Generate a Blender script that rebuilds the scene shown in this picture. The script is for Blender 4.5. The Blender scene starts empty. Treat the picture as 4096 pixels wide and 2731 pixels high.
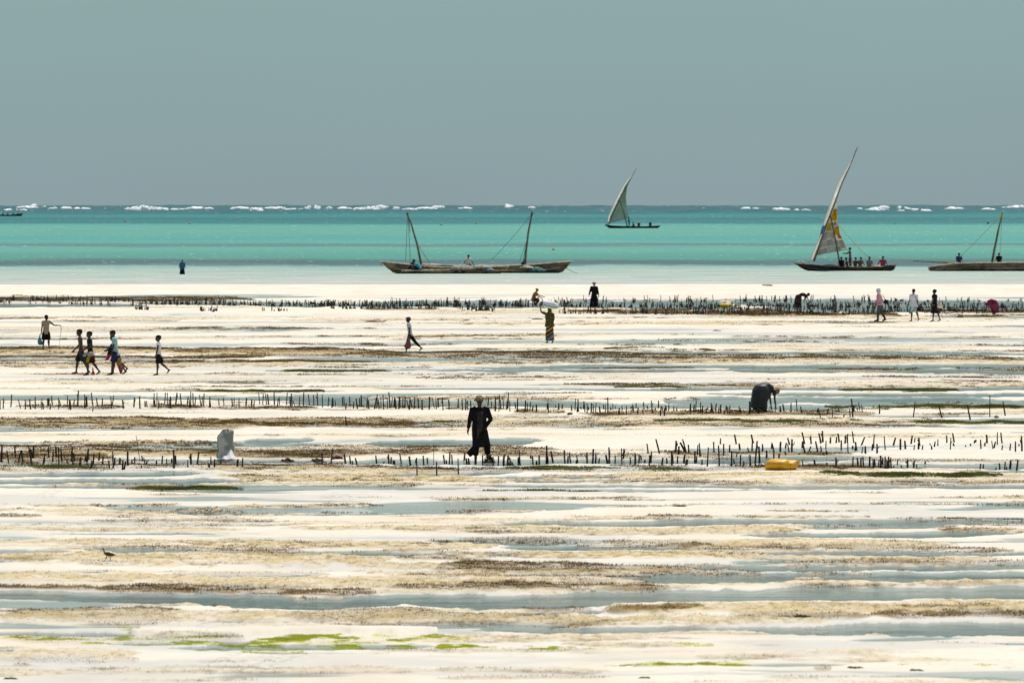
import bpy, math, random
import numpy as np
from mathutils import Vector, Matrix

random.seed(11)
RNG = np.random.RandomState(7)
SC = bpy.context.scene
COL = SC.collection
R = math.radians

# ------------------------------------------------------------------ camera
CAM_H = 6.6
LENS = 250.0
F_SRC = LENS / 36.0 * 4096.0              # focal length in photograph pixels
PITCH = math.atan(144.7 / (LENS / 36.0 * 1024.0))
EARTH = 6371000.0
cam_data = bpy.data.cameras.new('camera')
cam_data.lens = LENS
cam_data.sensor_width = 36.0
cam_data.clip_start = 1.0
cam_data.clip_end = 60000.0
cam_data.dof.use_dof = True
cam_data.dof.focus_distance = 210.0
cam_data.dof.aperture_fstop = 5.6
cam = bpy.data.objects.new('camera', cam_data)
COL.objects.link(cam)
cam.location = (0, 0, CAM_H)
cam.rotation_euler = (R(90) - PITCH, 0, 0)
SC.camera = cam

# ------------------------------------------------------------------ sky and sun
SUN_EL, SUN_AZ = R(66), R(24)             # high sun beyond the scene, a little to the right
world = bpy.data.worlds.new('World')
SC.world = world
world.use_nodes = True
wn, wl = world.node_tree.nodes, world.node_tree.links
wn.clear()
w_out = wn.new('ShaderNodeOutputWorld')
w_bg = wn.new('ShaderNodeBackground')
w_bg.inputs['Strength'].default_value = 0.1
w_sky = wn.new('ShaderNodeTexSky')
w_sky.sky_type = 'NISHITA'
w_sky.sun_disc = False
w_sky.sun_elevation = SUN_EL
w_sky.sun_rotation = SUN_AZ
w_tc = wn.new('ShaderNodeTexCoord')
w_sep = wn.new('ShaderNodeSeparateXYZ')
w_mr = wn.new('ShaderNodeMapRange')       # grey rain haze low over the sea, clear sky above it
w_mr.interpolation_type = 'SMOOTHSTEP'
w_mr.inputs['From Min'].default_value = 0.12
w_mr.inputs['From Max'].default_value = 0.75
w_mr.inputs['To Min'].default_value = 0.0
w_mr.inputs['To Max'].default_value = 1.0
w_low = wn.new('ShaderNodeMapRange')
w_low.inputs['From Min'].default_value = 0.0
w_low.inputs['From Max'].default_value = 0.03
w_ramp = wn.new('ShaderNodeMix')
w_ramp.data_type = 'RGBA'
w_ramp.inputs['A'].default_value = (2.46, 3.30, 3.50, 1)
w_ramp.inputs['B'].default_value = (2.58, 3.76, 3.78, 1)
w_ns = wn.new('ShaderNodeTexNoise')
w_ns.inputs['Scale'].default_value = 9.0
w_ns.inputs['Detail'].default_value = 3.0
w_map = wn.new('ShaderNodeMapping')
w_map.inputs['Scale'].default_value = (1.0, 1.0, 4.0)
w_nm = wn.new('ShaderNodeMapRange')
w_nm.inputs['To Min'].default_value = 0.95
w_nm.inputs['To Max'].default_value = 1.05
w_mul = wn.new('ShaderNodeMix')
w_mul.data_type = 'RGBA'
w_mul.blend_type = 'MULTIPLY'
w_mul.inputs['Factor'].default_value = 1.0
w_mix = wn.new('ShaderNodeMix')
w_mix.data_type = 'RGBA'
wl.new(w_tc.outputs['Generated'], w_sep.inputs[0])
wl.new(w_sep.outputs['Z'], w_mr.inputs['Value'])
wl.new(w_sep.outputs['Z'], w_low.inputs['Value'])
wl.new(w_low.outputs[0], w_ramp.inputs['Factor'])
wl.new(w_tc.outputs['Generated'], w_map.inputs[0])
wl.new(w_map.outputs[0], w_ns.inputs['Vector'])
wl.new(w_ns.outputs['Fac'], w_nm.inputs['Value'])
wl.new(w_ramp.outputs['Result'], w_mul.inputs['A'])
wl.new(w_nm.outputs[0], w_mul.inputs['B'])
wl.new(w_mr.outputs[0], w_mix.inputs['Factor'])
wl.new(w_mul.outputs['Result'], w_mix.inputs['A'])
wl.new(w_sky.outputs[0], w_mix.inputs['B'])
wl.new(w_mix.outputs['Result'], w_bg.inputs['Color'])
wl.new(w_bg.outputs[0], w_out.inputs['Surface'])

sun_data = bpy.data.lights.new('sun', 'SUN')
sun_data.energy = 4.3
sun_data.angle = R(0.5)
sun_data.color = (1.0, 0.955, 0.88)
sun = bpy.data.objects.new('sun', sun_data)
COL.objects.link(sun)
sun_dir = Vector((math.sin(SUN_AZ) * math.cos(SUN_EL), math.cos(SUN_AZ) * math.cos(SUN_EL), math.sin(SUN_EL)))
sun.rotation_euler = sun_dir.to_track_quat('Z', 'Y').to_euler()
sun.location = (20, 300, 200)

SC.view_settings.view_transform = 'Standard'
SC.view_settings.look = 'None'
SC.view_settings.exposure = 0.1
SC.view_settings.gamma = 1.0
SC.view_settings.use_curve_mapping = False

# ------------------------------------------------------------------ helpers
CAM_M = Matrix.Rotation(R(90) - PITCH, 3, 'X')

def ray(xs, ys):
    """direction through a photograph point, scaled so that its y (depth) is 1"""
    v = CAM_M @ Vector(((xs - 2048.0) / F_SRC, (1365.5 - ys) / F_SRC, -1.0))
    return v / v.y

def drop(d):
    return -d * d / (2 * EARTH)

def at_depth(xs, ys, d):
    v = ray(xs, ys) * d
    return Vector((v.x, v.y, v.z + CAM_H))

def on_ground(xs, ys, z=0.0):
    v = ray(xs, ys)
    d = 200.0
    for _ in range(40):
        d = min((CAM_H - z - drop(d)) / max(-v.z, 1e-5), 9000.0)
    return at_depth(xs, ys, d)

def tag(o, label=None, cat=None, group=None, kind=None):
    if label: o['label'] = label
    if cat: o['category'] = cat
    if group: o['group'] = group
    if kind: o['kind'] = kind
    return o

def empty(name, loc, rotz=0.0):
    o = bpy.data.objects.new(name, None)
    o.empty_display_size = 0.2
    COL.objects.link(o)
    o.location = loc
    o.rotation_euler = (0, 0, rotz)
    return o

# --- noise on numpy arrays
PERM = RNG.permutation(512).astype(np.int64)

def vnoise(x, y, seed=0):
    xi = np.floor(x).astype(np.int64); yi = np.floor(y).astype(np.int64)
    fx = x - xi; fy = y - yi
    fx = fx * fx * (3 - 2 * fx); fy = fy * fy * (3 - 2 * fy)
    def h(a, b):
        return PERM[(PERM[(a + seed * 37) & 511] + b + seed * 101) & 511] / 511.0
    return (h(xi, yi) * (1 - fx) + h(xi + 1, yi) * fx) * (1 - fy) + (h(xi, yi + 1) * (1 - fx) + h(xi + 1, yi + 1) * fx) * fy

def fbm(x, y, octv=3, seed=0):
    s = 0.0; a = 0.5; t = 0.0
    for k in range(octv):
        s = s + a * vnoise(x, y, seed + k); t += a
        x = x * 2.03 + 7.1; y = y * 2.03 + 3.7; a *= 0.5
    return s / t

def sstep(a, b, x):
    t = np.clip((x - a) / (b - a), 0, 1)
    return t * t * (3 - 2 * t)

# --- materials
MATS = {}

def mat(name, color, rough=0.85, var=0.18, scale=6.0, spec=0.3, color2=None, translucent=0.0, bump=0.0, coat=0.0):
    if name in MATS: return MATS[name]
    m = bpy.data.materials.new(name); m.use_nodes = True
    nt = m.node_tree; N, L = nt.nodes, nt.links
    N.clear()
    out = N.new('ShaderNodeOutputMaterial'); b = N.new('ShaderNodeBsdfPrincipled')
    b.inputs['Roughness'].default_value = rough
    b.inputs['Specular IOR Level'].default_value = spec
    b.inputs['Coat Weight'].default_value = coat
    tc = N.new('ShaderNodeTexCoord'); ns = N.new('ShaderNodeTexNoise')
    ns.inputs['Scale'].default_value = scale; ns.inputs['Detail'].default_value = 4
    L.new(tc.outputs['Object'], ns.inputs['Vector'])
    mx = N.new('ShaderNodeMix'); mx.data_type = 'RGBA'
    c2 = color2 or tuple(c * (1 - 2 * var) for c in color)
    c1 = color if color2 else tuple(min(1, c * (1 + var)) for c in color)
    mx.inputs['A'].default_value = (*c2, 1); mx.inputs['B'].default_value = (*c1, 1)
    cr = N.new('ShaderNodeMapRange'); cr.inputs['From Min'].default_value = 0.35; cr.inputs['From Max'].default_value = 0.65
    L.new(ns.outputs['Fac'], cr.inputs['Value']); L.new(cr.outputs[0], mx.inputs['Factor'])
    L.new(mx.outputs['Result'], b.inputs['Base Color'])
    if bump:
        bp = N.new('ShaderNodeBump'); bp.inputs['Strength'].default_value = bump; bp.inputs['Distance'].default_value = 0.02
        L.new(ns.outputs['Fac'], bp.inputs['Height']); L.new(bp.outputs[0], b.inputs['Normal'])
    if translucent:
        tr = N.new('ShaderNodeBsdfTranslucent'); L.new(mx.outputs['Result'], tr.inputs['Color'])
        ms = N.new('ShaderNodeMixShader'); ms.inputs[0].default_value = translucent
        L.new(b.outputs[0], ms.inputs[1]); L.new(tr.outputs[0], ms.inputs[2]); L.new(ms.outputs[0], out.inputs[0])
    else:
        L.new(b.outputs[0], out.inputs[0])
    MATS[name] = m
    return m

# --- mesh collector
class MB:
    def __init__(s):
        s.v = []; s.f = []; s.mi = []
    def add(s, verts, faces, mi=0):
        n = len(s.v)
        s.v.extend(tuple(p) for p in verts)
        s.f.extend(tuple(i + n for i in q) for q in faces)
        s.mi.extend([mi] * len(faces))
        return s
    def rings(s, rings, mi=0, caps=True):
        """rings: lists of equally many points; lofted, ends capped"""
        n = len(rings[0]); vs = [p for r in rings for p in r]; fs = []
        for i in range(len(rings) - 1):
            for j in range(n):
                k = (j + 1) % n
                fs.append((i * n + j, i * n + k, (i + 1) * n + k, (i + 1) * n + j))
        if caps:
            fs.append(tuple(range(n - 1, -1, -1)))
            b = (len(rings) - 1) * n
            fs.append(tuple(b + j for j in range(n)))
        return s.add(vs, fs, mi)
    def loft(s, secs, n=12, mi=0, fold=0.0, nf=7, ph=0.0):
        """secs: (centre, axis vector a, axis vector b); elliptical rings"""
        rs = []
        for (c, a, b) in secs:
            r = []
            for j in range(n):
                t = 2 * math.pi * j / n
                k = 1 + fold * math.sin(nf * t + ph)
                r.append(c + a * (math.cos(t) * k) + b * (math.sin(t) * k))
            rs.append(r)
        return s.rings(rs, mi)
    def tube(s, pts, rad, n=8, mi=0, ref=None):
        pts = [Vector(p) for p in pts]
        if not hasattr(rad, '__len__'): rad = [rad] * len(pts)
        secs = []; u = None
        for i, p in enumerate(pts):
            t = (pts[min(i + 1, len(pts) - 1)] - pts[max(i - 1, 0)])
            if t.length < 1e-9: t = Vector((0, 0, 1))
            t.normalize()
            if u is None:
                rf = ref or (Vector((1, 0, 0)) if abs(t.x) < 0.8 else Vector((0, 1, 0)))
                u = rf - t * rf.dot(t)
            else:
                u = u - t * u.dot(t)
            u.normalize(); w = t.cross(u)
            secs.append((p, u * rad[i], w * rad[i]))
        return s.loft(secs, n, mi)
    def ball(s, c, rx, ry=None, rz=None, n=10, m=7, mi=0, rot=None):
        ry = ry or rx; rz = rz or rx; c = Vector(c); rs = []
        for i in range(m):
            a = -math.pi / 2 + math.pi * (i + 0.35) / (m - 0.3)
            r = []
            for j in range(n):
                t = 2 * math.pi * j / n
                p = Vector((rx * math.cos(a) * math.cos(t), ry * math.cos(a) * math.sin(t), rz * math.sin(a)))
                r.append(c + (rot @ p if rot else p))
            rs.append(r)
        return s.rings(rs, mi)
    def box(s, c, sx, sy, sz, mi=0, rot=None):
        c = Vector(c); vs = []
        for dz in (-.5, .5):
            for dx, dy in ((-.5, -.5), (.5, -.5), (.5, .5), (-.5, .5)):
                p = Vector((dx * sx, dy * sy, dz * sz)); vs.append(c + (rot @ p if rot else p))
        return s.add(vs, [(3, 2, 1, 0), (4, 5, 6, 7), (0, 1, 5, 4), (1, 2, 6, 5), (2, 3, 7, 6), (3, 0, 4, 7)], mi)
    def build(s, name, mats, parent=None, origin=None, smooth=True, mesh_only=False):
        me = bpy.data.meshes.new(name)
        vs = s.v if origin is None else [tuple(Vector(p) - origin) for p in s.v]
        me.from_pydata(vs, [], s.f)
        if not isinstance(mats, (list, tuple)): mats = [mats]
        for m in mats: me.materials.append(m)
        if len(mats) > 1: me.polygons.foreach_set('material_index', s.mi)
        if smooth: me.polygons.foreach_set('use_smooth', [True] * len(s.f))
        me.update()
        if mesh_only: return me
        o = bpy.data.objects.new(name, me); COL.objects.link(o)
        if parent: o.parent = parent
        return o

WORK = bpy.data.scenes.new('work')         # a side scene in which surfaces are fused, removed at the end

def fuse(mb, voxel, smooth=2):
    """one continuous surface out of overlapping closed tubes"""
    me = mb.build('fuse', [], mesh_only=True)
    o = bpy.data.objects.new('fuse', me); WORK.collection.objects.link(o)
    md = o.modifiers.new('r', 'REMESH'); md.mode = 'VOXEL'; md.voxel_size = voxel
    if smooth:
        ms = o.modifiers.new('s', 'SMOOTH'); ms.iterations = smooth; ms.factor = 0.5
    with bpy.context.temp_override(scene=WORK, view_layer=WORK.view_layers[0]):
        dg = bpy.context.evaluated_depsgraph_get()
        res = bpy.data.meshes.new_from_object(o.evaluated_get(dg))
    bpy.data.objects.remove(o); bpy.data.meshes.remove(me)
    return res

def mesh_object(name, me, mats, parent, extra=None):
    """a fused mesh, optionally with further geometry appended, as one object"""
    if not isinstance(mats, (list, tuple)): mats = [mats]
    if extra and extra.v:
        n = len(me.vertices); co = np.empty(n * 3, np.float32); me.vertices.foreach_get('co', co)
        vs = [tuple(p) for p in co.reshape(-1, 3)]; fs = [tuple(p.vertices) for p in me.polygons]
        mi = [0] * len(fs) + list(extra.mi)
        fs += [tuple(i + n for i in q) for q in extra.f]; vs += extra.v
        bpy.data.meshes.remove(me)
        me = bpy.data.meshes.new(name); me.from_pydata(vs, [], fs)
        for m in mats: me.materials.append(m)
        me.polygons.foreach_set('material_index', mi)
    else:
        me.materials.clear()
        for m in mats: me.materials.append(m)
    me.polygons.foreach_set('use_smooth', [True] * len(me.polygons))
    me.update()
    me.name = name
    o = bpy.data.objects.new(name, me); COL.objects.link(o)
    if parent: o.parent = parent
    return o

# ------------------------------------------------------------------ tidal flat
# streaks on the flat, as ends and half thickness in the 2352-wide view of the photograph:
# W pool, F wet film, B brown weed, G green weed, L bright green algae, T tan sand, H hump
K = 4096.0 / 2352.0
STREAKS = [
 # far farm
 ('B',-200,685,580,690,5,1),('W',-100,702,340,703,4,1),('W',300,697,800,702,5,1),('W',780,701,1320,700,8,1),('W',1290,694,1700,697,6,1),('W',1290,704,1700,707,5,1),
 ('W',1650,696,2500,699,8,1),('W',1700,710,2500,711,6,1),('B',1310,718,1960,722,5,1),('B',1690,726,1960,724,3,1),('B',1950,720,2060,722,4,1),('B',2080,717,2500,718,3.5,.8),('B',830,712,1010,713,2,.6),
 ('B',1300,690,1800,691,1.5,.5),('H',1280,713,1960,712,4,1),('T',1050,724,1130,724,1.5,.8),
 ('F',-100,668,1400,660,3,.5),('F',900,672,2400,663,2.5,.4),('F',1700,682,2450,684,3,.6),
 # pale band with walkers
 ('F',-100,741,900,742,2.5,1),('T',100,738,420,738,2,.7),('T',640,737,900,739,2,.6),('T',700,734,1100,736,2,.6),('F',400,748,1300,751,2,.7),('T',900,744,1900,746,2.2,.7),
 ('F',800,757,1700,759,3,.9),('F',-100,763,700,764,3,.8),('F',1250,768,2300,766,4,.9),('T',1500,731,2400,735,1.5,.7),('T',1300,742,2100,741,2,.5),
 ('F',-100,776,900,776,2.5,.8),('F',1000,786,2500,783,5,1),('F',500,791,1500,789,3,.9),('F',-100,795,600,794,5,1),('T',1900,752,2400,754,2,.6),('T',0,755,600,757,2,.5),
 ('T',860,781,1300,778,2,.5),('T',1650,774,2350,775,2,.5),
 ('H',850,799,2400,801,4,.9),('T',850,803,1500,804,1.5,.8),
 # brown band at the walkers' feet
 ('W',850,808,2450,813,3.5,1),('B',-100,803,500,805,3,.9),('B',380,809,1450,814,4,.9),('G',1380,804,1640,806,2.5,.9),('T',-100,808,900,812,7,1),
 ('B',400,820,1000,818,2,.8),('W',-100,818,360,819,2,.9),('W',-100,828,420,829,3,1),('B',-100,824,600,823,2,.9),('B',300,833,900,832,2,1),('T',-50,840,800,838,5,.9),('B',-100,838,260,836,3,.5),
 ('B',900,819,2450,825,4,.9),('B',1500,826,2450,829,2,.6),('W',1000,829,2000,822,2,.8),('T',900,831,2450,833,5,.8),('B',2000,808,2400,809,1.5,.6),
 ('W',1050,845,2500,840,4,1),('W',1650,852,2500,853,7,1),('W',950,852,1700,853,3,1),('B',1320,848,1600,847,1.5,.8),('B',1880,851,2100,850,1.8,.8),('B',2250,848,2450,851,2,.8),
 ('G',590,856,900,856,1.8,1),('B',700,846,1000,847,1.2,.6),('W',600,852,1000,850,2,.8),('F',1500,870,2400,867,3,.8),
 ('T',-50,878,900,874,4,.5),('T',900,868,1500,866,3,.5),('B',100,872,260,876,1.5,.4),
 ('B',1290,887,1760,889,1.8,.9),('G',1400,892,1600,891,1,.7),('W',1200,884,1800,880,2,.7),('W',1500,893,2500,894,3.5,1),('G',1900,902,2200,899,2.5,1),('B',1980,868,2350,871,1.2,.8),('B',2150,876,2350,880,1.5,.7),
 ('G',420,902,760,902,1.4,.8),('W',150,899,800,898,2,.9),('W',850,893,1700,897,2.2,.8),('B',1150,903,1360,905,1,.7),('F',800,886,1300,884,2,.7),('W',1600,906,2500,908,3.5,1),
 # middle farm
 ('W',-100,915,900,914,6,.9),('W',640,925,1400,926,6,.9),('W',1150,930,2000,938,7,.9),('W',1500,920,2450,922,8,.9),('W',1900,930,2500,932,5,.9),('B',30,938,280,939,2.5,1),('B',340,938,480,940,2.5,1),('B',470,941,730,942,3,1),
 ('B',760,936,1000,938,2,1),('B',1020,942,1160,943,2,.8),('B',1180,949,1300,950,2.5,.9),('B',1330,950,1760,953,3.5,1),('B',1640,949,2010,953,3,.9),('G',1900,937,2450,938,4,.8),('B',2100,943,2400,937,3,.6),('B',780,937,940,935,1.5,.8),
 ('H',-100,950,1100,951,4,.8),('T',-50,953,500,953,1.5,.7),('H',1900,950,2500,946,4,.8),('W',1950,956,2300,957,2,.7),('T',1300,962,2000,963,6,.5),('F',1100,955,1400,957,1.5,.6),
 # brown band
 ('B',-100,969,500,969,4,1),('B',-100,976,560,979,4,.8),('B',440,975,980,977,5,1),('B',560,970,950,969,3,.8),('W',560,973,780,973,2,.8),('G',900,976,1240,974,4,1),('T',-100,974,1500,972,9,.8),('B',900,983,1250,981,2,.5),
 ('B',1200,977,1500,975,3,.8),('B',1480,977,2150,978,3,.9),('G',1500,970,1900,972,3,.7),('W',1950,975,2200,978,2.5,1),('G',1950,969,2450,974,3.5,.9),('B',1850,981,2100,982,2,.7),('T',1300,970,2200,966,4,.6),('B',0,988,260,985,1.5,.6),
 # white band and near farm
 ('H',-100,1005,900,1003,9,.6),('W',560,1014,720,1013,6,.9),('W',840,1020,1250,1013,7,.9),('T',-100,1022,560,1020,6,.8),('B',-100,1028,420,1030,4,.9),('W',220,1028,560,1028,3,.9),('B',400,1035,900,1036,6,.9),
 ('B',700,1026,1200,1028,3,.8),('B',880,1032,1290,1035,4,.7),('T',-50,1042,560,1044,4,.9),('T',900,1042,1300,1044,5,.8),('B',-100,1056,260,1058,9,1),('B',250,1047,480,1048,1.5,.5),('B',540,1048,800,1050,3.5,1),
 ('W',150,1056,880,1060,4,1),('W',300,1066,760,1068,4,1),('W',720,1062,1850,1062,7,1),('B',300,1062,720,1064,2,.9),('B',1100,1050,1800,1052,2.5,.9),('B',1300,1046,1500,1046,1.5,.7),
 ('B',1500,1044,1960,1045,3.5,1),('W',1600,1056,2050,1052,5,1),('W',1800,1070,2450,1071,6,1),('H',1850,1054,2450,1052,5,.9),('B',1900,1060,2450,1063,2,.6),('B',1640,1075,2050,1077,4,1),('T',1290,1038,1500,1038,3,.5),('H',1290,1015,2450,1005,12,.5),
 # below the near farm
 ('G',-100,1076,420,1077,4,.9),('B',400,1078,900,1076,4.5,1),('B',-50,1082,220,1080,3,.6),('W',-100,1092,480,1089,5,1),('T',450,1080,1050,1086,6,1),('B',880,1079,1250,1084,4,1),('G',1150,1080,1650,1085,3.5,.9),('W',880,1092,1200,1090,4,1),
 ('W',1080,1099,1450,1097,3,.9),('T',500,1096,1100,1100,7,1),('B',520,1097,640,1098,2.5,.6),('T',1250,1096,2400,1092,6,.9),('B',1400,1075,1700,1081,2.5,.7),('G',1880,1098,2300,1096,4,1),('B',2080,1093,2400,1100,2.5,.4),('T',1700,1106,2400,1108,5,.8),
 ('W',-100,1107,560,1106,6,1),('W',1150,1108,1700,1107,2.5,1),('W',1800,1109,2250,1107,3,.9),('B',1450,1112,1800,1115,2.2,.9),('B',1820,1115,2200,1116,2.2,.8),('B',2180,1114,2400,1112,2,.7),('W',1080,1118,2500,1119,3.5,1),('T',1000,1105,1500,1110,5,.9),
 ('W',-100,1120,380,1119,3,1),('G',290,1126,560,1123,3.5,1),('W',540,1124,1100,1123,2.5,.9),('T',600,1112,1000,1114,4,.9),('W',1150,1127,1700,1128,3,.9),('W',1600,1126,2100,1124,2.5,.8),('G',1080,1131,1400,1130,1.2,.7),
 # broad white band
 ('T',60,1164,420,1161,2.5,.9),('T',80,1177,560,1173,5,.9),('B',330,1179,420,1177,3,.5),('B',-20,1188,90,1190,2.5,.7),('T',520,1165,860,1160,3,.8),('B',720,1161,880,1161,1.2,.6),('B',460,1191,560,1192,2.5,.5),('T',450,1181,700,1184,4,.7),('T',1020,1174,1250,1176,4,.7),
 ('T',1350,1168,1620,1160,2,.4),('B',2050,1163,2110,1162,1.5,.4),('T',1750,1175,2000,1176,2,.5),('F',1050,1150,2300,1146,3,.7),('F',-50,1147,800,1145,2,.5),
 ('F',-100,1202,700,1199,3,1),('W',260,1197,560,1197,1.5,.6),('W',1150,1203,2500,1199,6,1),('W',1050,1208,1700,1204,3,.8),('B',1480,1190,1640,1191,1.5,.8),('B',2150,1194,2260,1197,3,.9),('B',2250,1194,2450,1197,2.2,.8),('B',2100,1197,2400,1198,1.5,.7),('T',1300,1189,2000,1190,2.5,.7),
 ('T',-50,1217,560,1220,4,.8),('T',650,1215,1300,1213,4,.8),('T',1150,1222,1850,1217,6,.9),('T',2150,1218,2450,1224,5,.9),('W',1830,1212,2200,1210,4,1),('W',1700,1227,2350,1228,6,1),('W',100,1228,520,1227,2,.7),('B',350,1227,440,1226,1.5,.6),
 ('H',600,1229,1100,1228,5,.5),('F',500,1238,1200,1236,3,.8),('F',1200,1248,1700,1246,4,.8),
 # bird's pool and humps
 ('T',-50,1249,420,1247,6,.9),('T',400,1250,1150,1255,8,1),('W',-50,1266,160,1268,4,1),('W',190,1264,470,1267,6,.9),('W',430,1271,1050,1272,6,1),('W',900,1276,1250,1276,3,.8),('B',420,1266,700,1266,1.5,.9),('B',550,1277,760,1276,3,1),('B',800,1267,1050,1267,1,.8),
 ('T',1300,1245,2100,1247,6,.8),('B',1320,1256,1640,1258,2.5,.9),('T',1500,1257,2200,1255,5,1),('B',1880,1262,2330,1268,4,.9),('W',1150,1258,1600,1262,4.5,1),('W',1750,1272,2500,1273,5,1),('B',1550,1266,1880,1263,3,.8),('T',900,1275,1700,1276,7,1),('B',900,1284,1130,1287,3.5,.8),
 ('T',-50,1288,900,1288,12,1),('B',20,1288,130,1290,4,.35),('B',180,1299,330,1299,3,.4),('B',300,1287,420,1290,3,.3),('B',560,1280,700,1281,2,.4),('T',1650,1281,2300,1288,7,1),('B',2000,1295,2450,1297,3,1),('B',1750,1294,2050,1297,2,.9),
 ('B',1000,1306,1420,1308,9,1),('B',1350,1309,1750,1317,5,1),('T',800,1302,1300,1300,6,1),('T',850,1318,1600,1318,5,1),('B',900,1325,1500,1325,2.5,.9),('W',1500,1305,2500,1306,6,1),('W',1380,1330,2500,1326,11,1),('W',1150,1322,1450,1325,2,.7),
 ('H',1825,1330,1895,1331,4.5,1.6),('B',1820,1336,1910,1336,1.5,.7),('T',2100,1341,2500,1338,6,1),('B',2120,1347,2400,1345,2,.5),('H',2120,1340,2500,1338,4,.8),('B',2260,1327,2400,1324,1.5,.6),
 ('W',-50,1318,260,1316,3,.7),('W',380,1326,760,1322,3,.6),('T',-50,1330,500,1331,8,1),('B',380,1321,760,1320,2,.4),('T',300,1338,1250,1342,11,1),('B',-50,1350,230,1352,3,1),('B',220,1353,600,1358,5,1),('B',560,1362,860,1366,4,1),('B',900,1352,1150,1357,5,.8),('B',1050,1348,1540,1352,6,1),('B',1150,1356,1400,1356,3,.9),('B',1290,1341,1500,1338,4,.5),
 ('W',-100,1368,700,1376,12,1),('W',500,1385,1500,1380,14,1),('W',1200,1372,2500,1362,16,1),('W',-100,1390,200,1396,8,.5),('F',-100,1383,420,1390,6,.8),
 # near humps
 ('T',-50,1418,900,1416,10,1),('T',700,1420,1420,1425,11,1),('B',-50,1411,420,1406,4,.7),('B',0,1422,420,1424,8,.35),('B',250,1405,420,1406,4,.6),('B',700,1405,1000,1408,5,.4),('B',640,1420,1250,1421,8,.4),('W',450,1430,760,1431,3,.9),('B',1000,1434,1400,1436,5,.5),
 ('B',1180,1402,1360,1402,2.5,.9),('T',1380,1410,2450,1400,12,1),('H',1400,1399,2450,1391,6,.8),('B',1390,1411,1620,1403,4,1),('B',1680,1422,2000,1419,4,.7),('B',2000,1417,2450,1417,5,1),('B',2050,1402,2300,1402,3,.6),('B',1820,1400,2050,1402,2,.3),('B',1180,1426,1290,1430,7,.6),('T',1250,1432,1900,1428,8,1),('W',1180,1411,1400,1407,5,1),
 ('W',1080,1449,1900,1447,6,1),('W',1700,1452,2500,1450,9,1),('W',1850,1440,2500,1436,7,.9),
 ('W',-100,1457,300,1457,5,1),('W',240,1480,620,1477,4,.9),('W',380,1490,1000,1487,6,.8),('H',300,1455,1000,1452,7,1),('L',270,1443,320,1449,6,.7),('L',-50,1473,210,1471,6,.8),('L',240,1468,540,1472,8,.45),('B',0,1470,560,1471,9,.35),('B',350,1464,560,1466,4,.7),
 ('L',280,1487,330,1486,3,.9),('L',430,1484,560,1484,6,.8),('L',560,1477,700,1480,7,.9),('L',650,1474,760,1471,8,1),('L',700,1468,860,1478,9,1),('L',760,1485,860,1484,5,.6),('L',850,1462,1000,1466,5,.45),('L',550,1500,700,1501,3,.8),('W',560,1500,900,1503,2,.5),('L',1000,1487,1100,1487,5,1),('L',1130,1492,1300,1490,4,.9),('L',820,1490,950,1491,4,.8),
 ('B',850,1497,1400,1496,3,.4),('L',1340,1494,1440,1487,3,.3),('B',1410,1486,1490,1487,2.5,.6),('L',1560,1482,1640,1486,6,.3),('L',1690,1488,1720,1488,4,.5),('T',1290,1480,1600,1484,5,.5),('L',2000,1483,2060,1484,3,.3),('B',2150,1480,2350,1481,1.5,.5),
 ('T',-50,1503,320,1507,9,.7),('B',0,1516,260,1521,5,.3),('B',30,1531,70,1533,3,.6),('B',260,1515,320,1521,4,.3),('L',1380,1532,1520,1534,2.5,.5),('B',1450,1535,1540,1534,1.8,.5),('L',1600,1533,1680,1526,5,.7),('L',1680,1522,1760,1520,3,.3),('L',1780,1532,1810,1535,4,.4),('L',2060,1532,2130,1530,4,.4),('B',1870,1538,1910,1538,3,.5),('T',1600,1512,1800,1513,6,.4),('T',1980,1515,2060,1517,6,.5),
 ('F',-50,1545,900,1535,5,.7),('F',1200,1520,2000,1512,4,.6),('F',400,1518,1200,1512,4,.5),('W',1300,1502,1600,1499,2,.5),('W',1500,1540,1900,1543,2,.4),('B',200,1552,500,1549,2,.4),('B',1000,1562,1400,1556,3,.35),('F',700,1550,2400,1552,4,.7),('B',1750,1560,2100,1558,3,.3),('T',1000,1540,1400,1545,6,.4),
]
STREAKS += [
 ('B',-100,1070,540,1073,5,1),('B',470,1040,1020,1042,5,1),('B',-100,1040,500,1041,4,.8),('G',60,1081,820,1083,2.5,.9),('B',1000,1042,1320,1046,4,.9),('B',-100,803,900,806,2,.9),('B',1000,1084,1700,1083,2.5,.8),
 ('L',-50,1474,560,1478,6,.75),('L',560,1482,1000,1480,11,.85),('L',1000,1490,1320,1490,5,.8),('L',880,1468,1120,1472,7,.6),('L',640,1466,820,1468,5,.7),('L',1440,1531,1720,1529,5,.6),('L',2080,1530,2300,1533,3,.4),
]
FEATS = []
for (k, x0, y0, x1, y1, h, s) in STREAKS:
    a = on_ground(x0 * K, y0 * K); b = on_ground(x1 * K, y1 * K)
    ym = (y0 + y1) / 2
    far = on_ground((x0 + x1) / 2 * K, (ym - h) * K).y; near = on_ground((x0 + x1) / 2 * K, (ym + h) * K).y
    FEATS.append((k, a.x, a.y, b.x, b.y, max((far - near) / 2, 0.15) * (1.4 if k == 'B' else 1.0), s))

SHORE = 539.0

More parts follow.
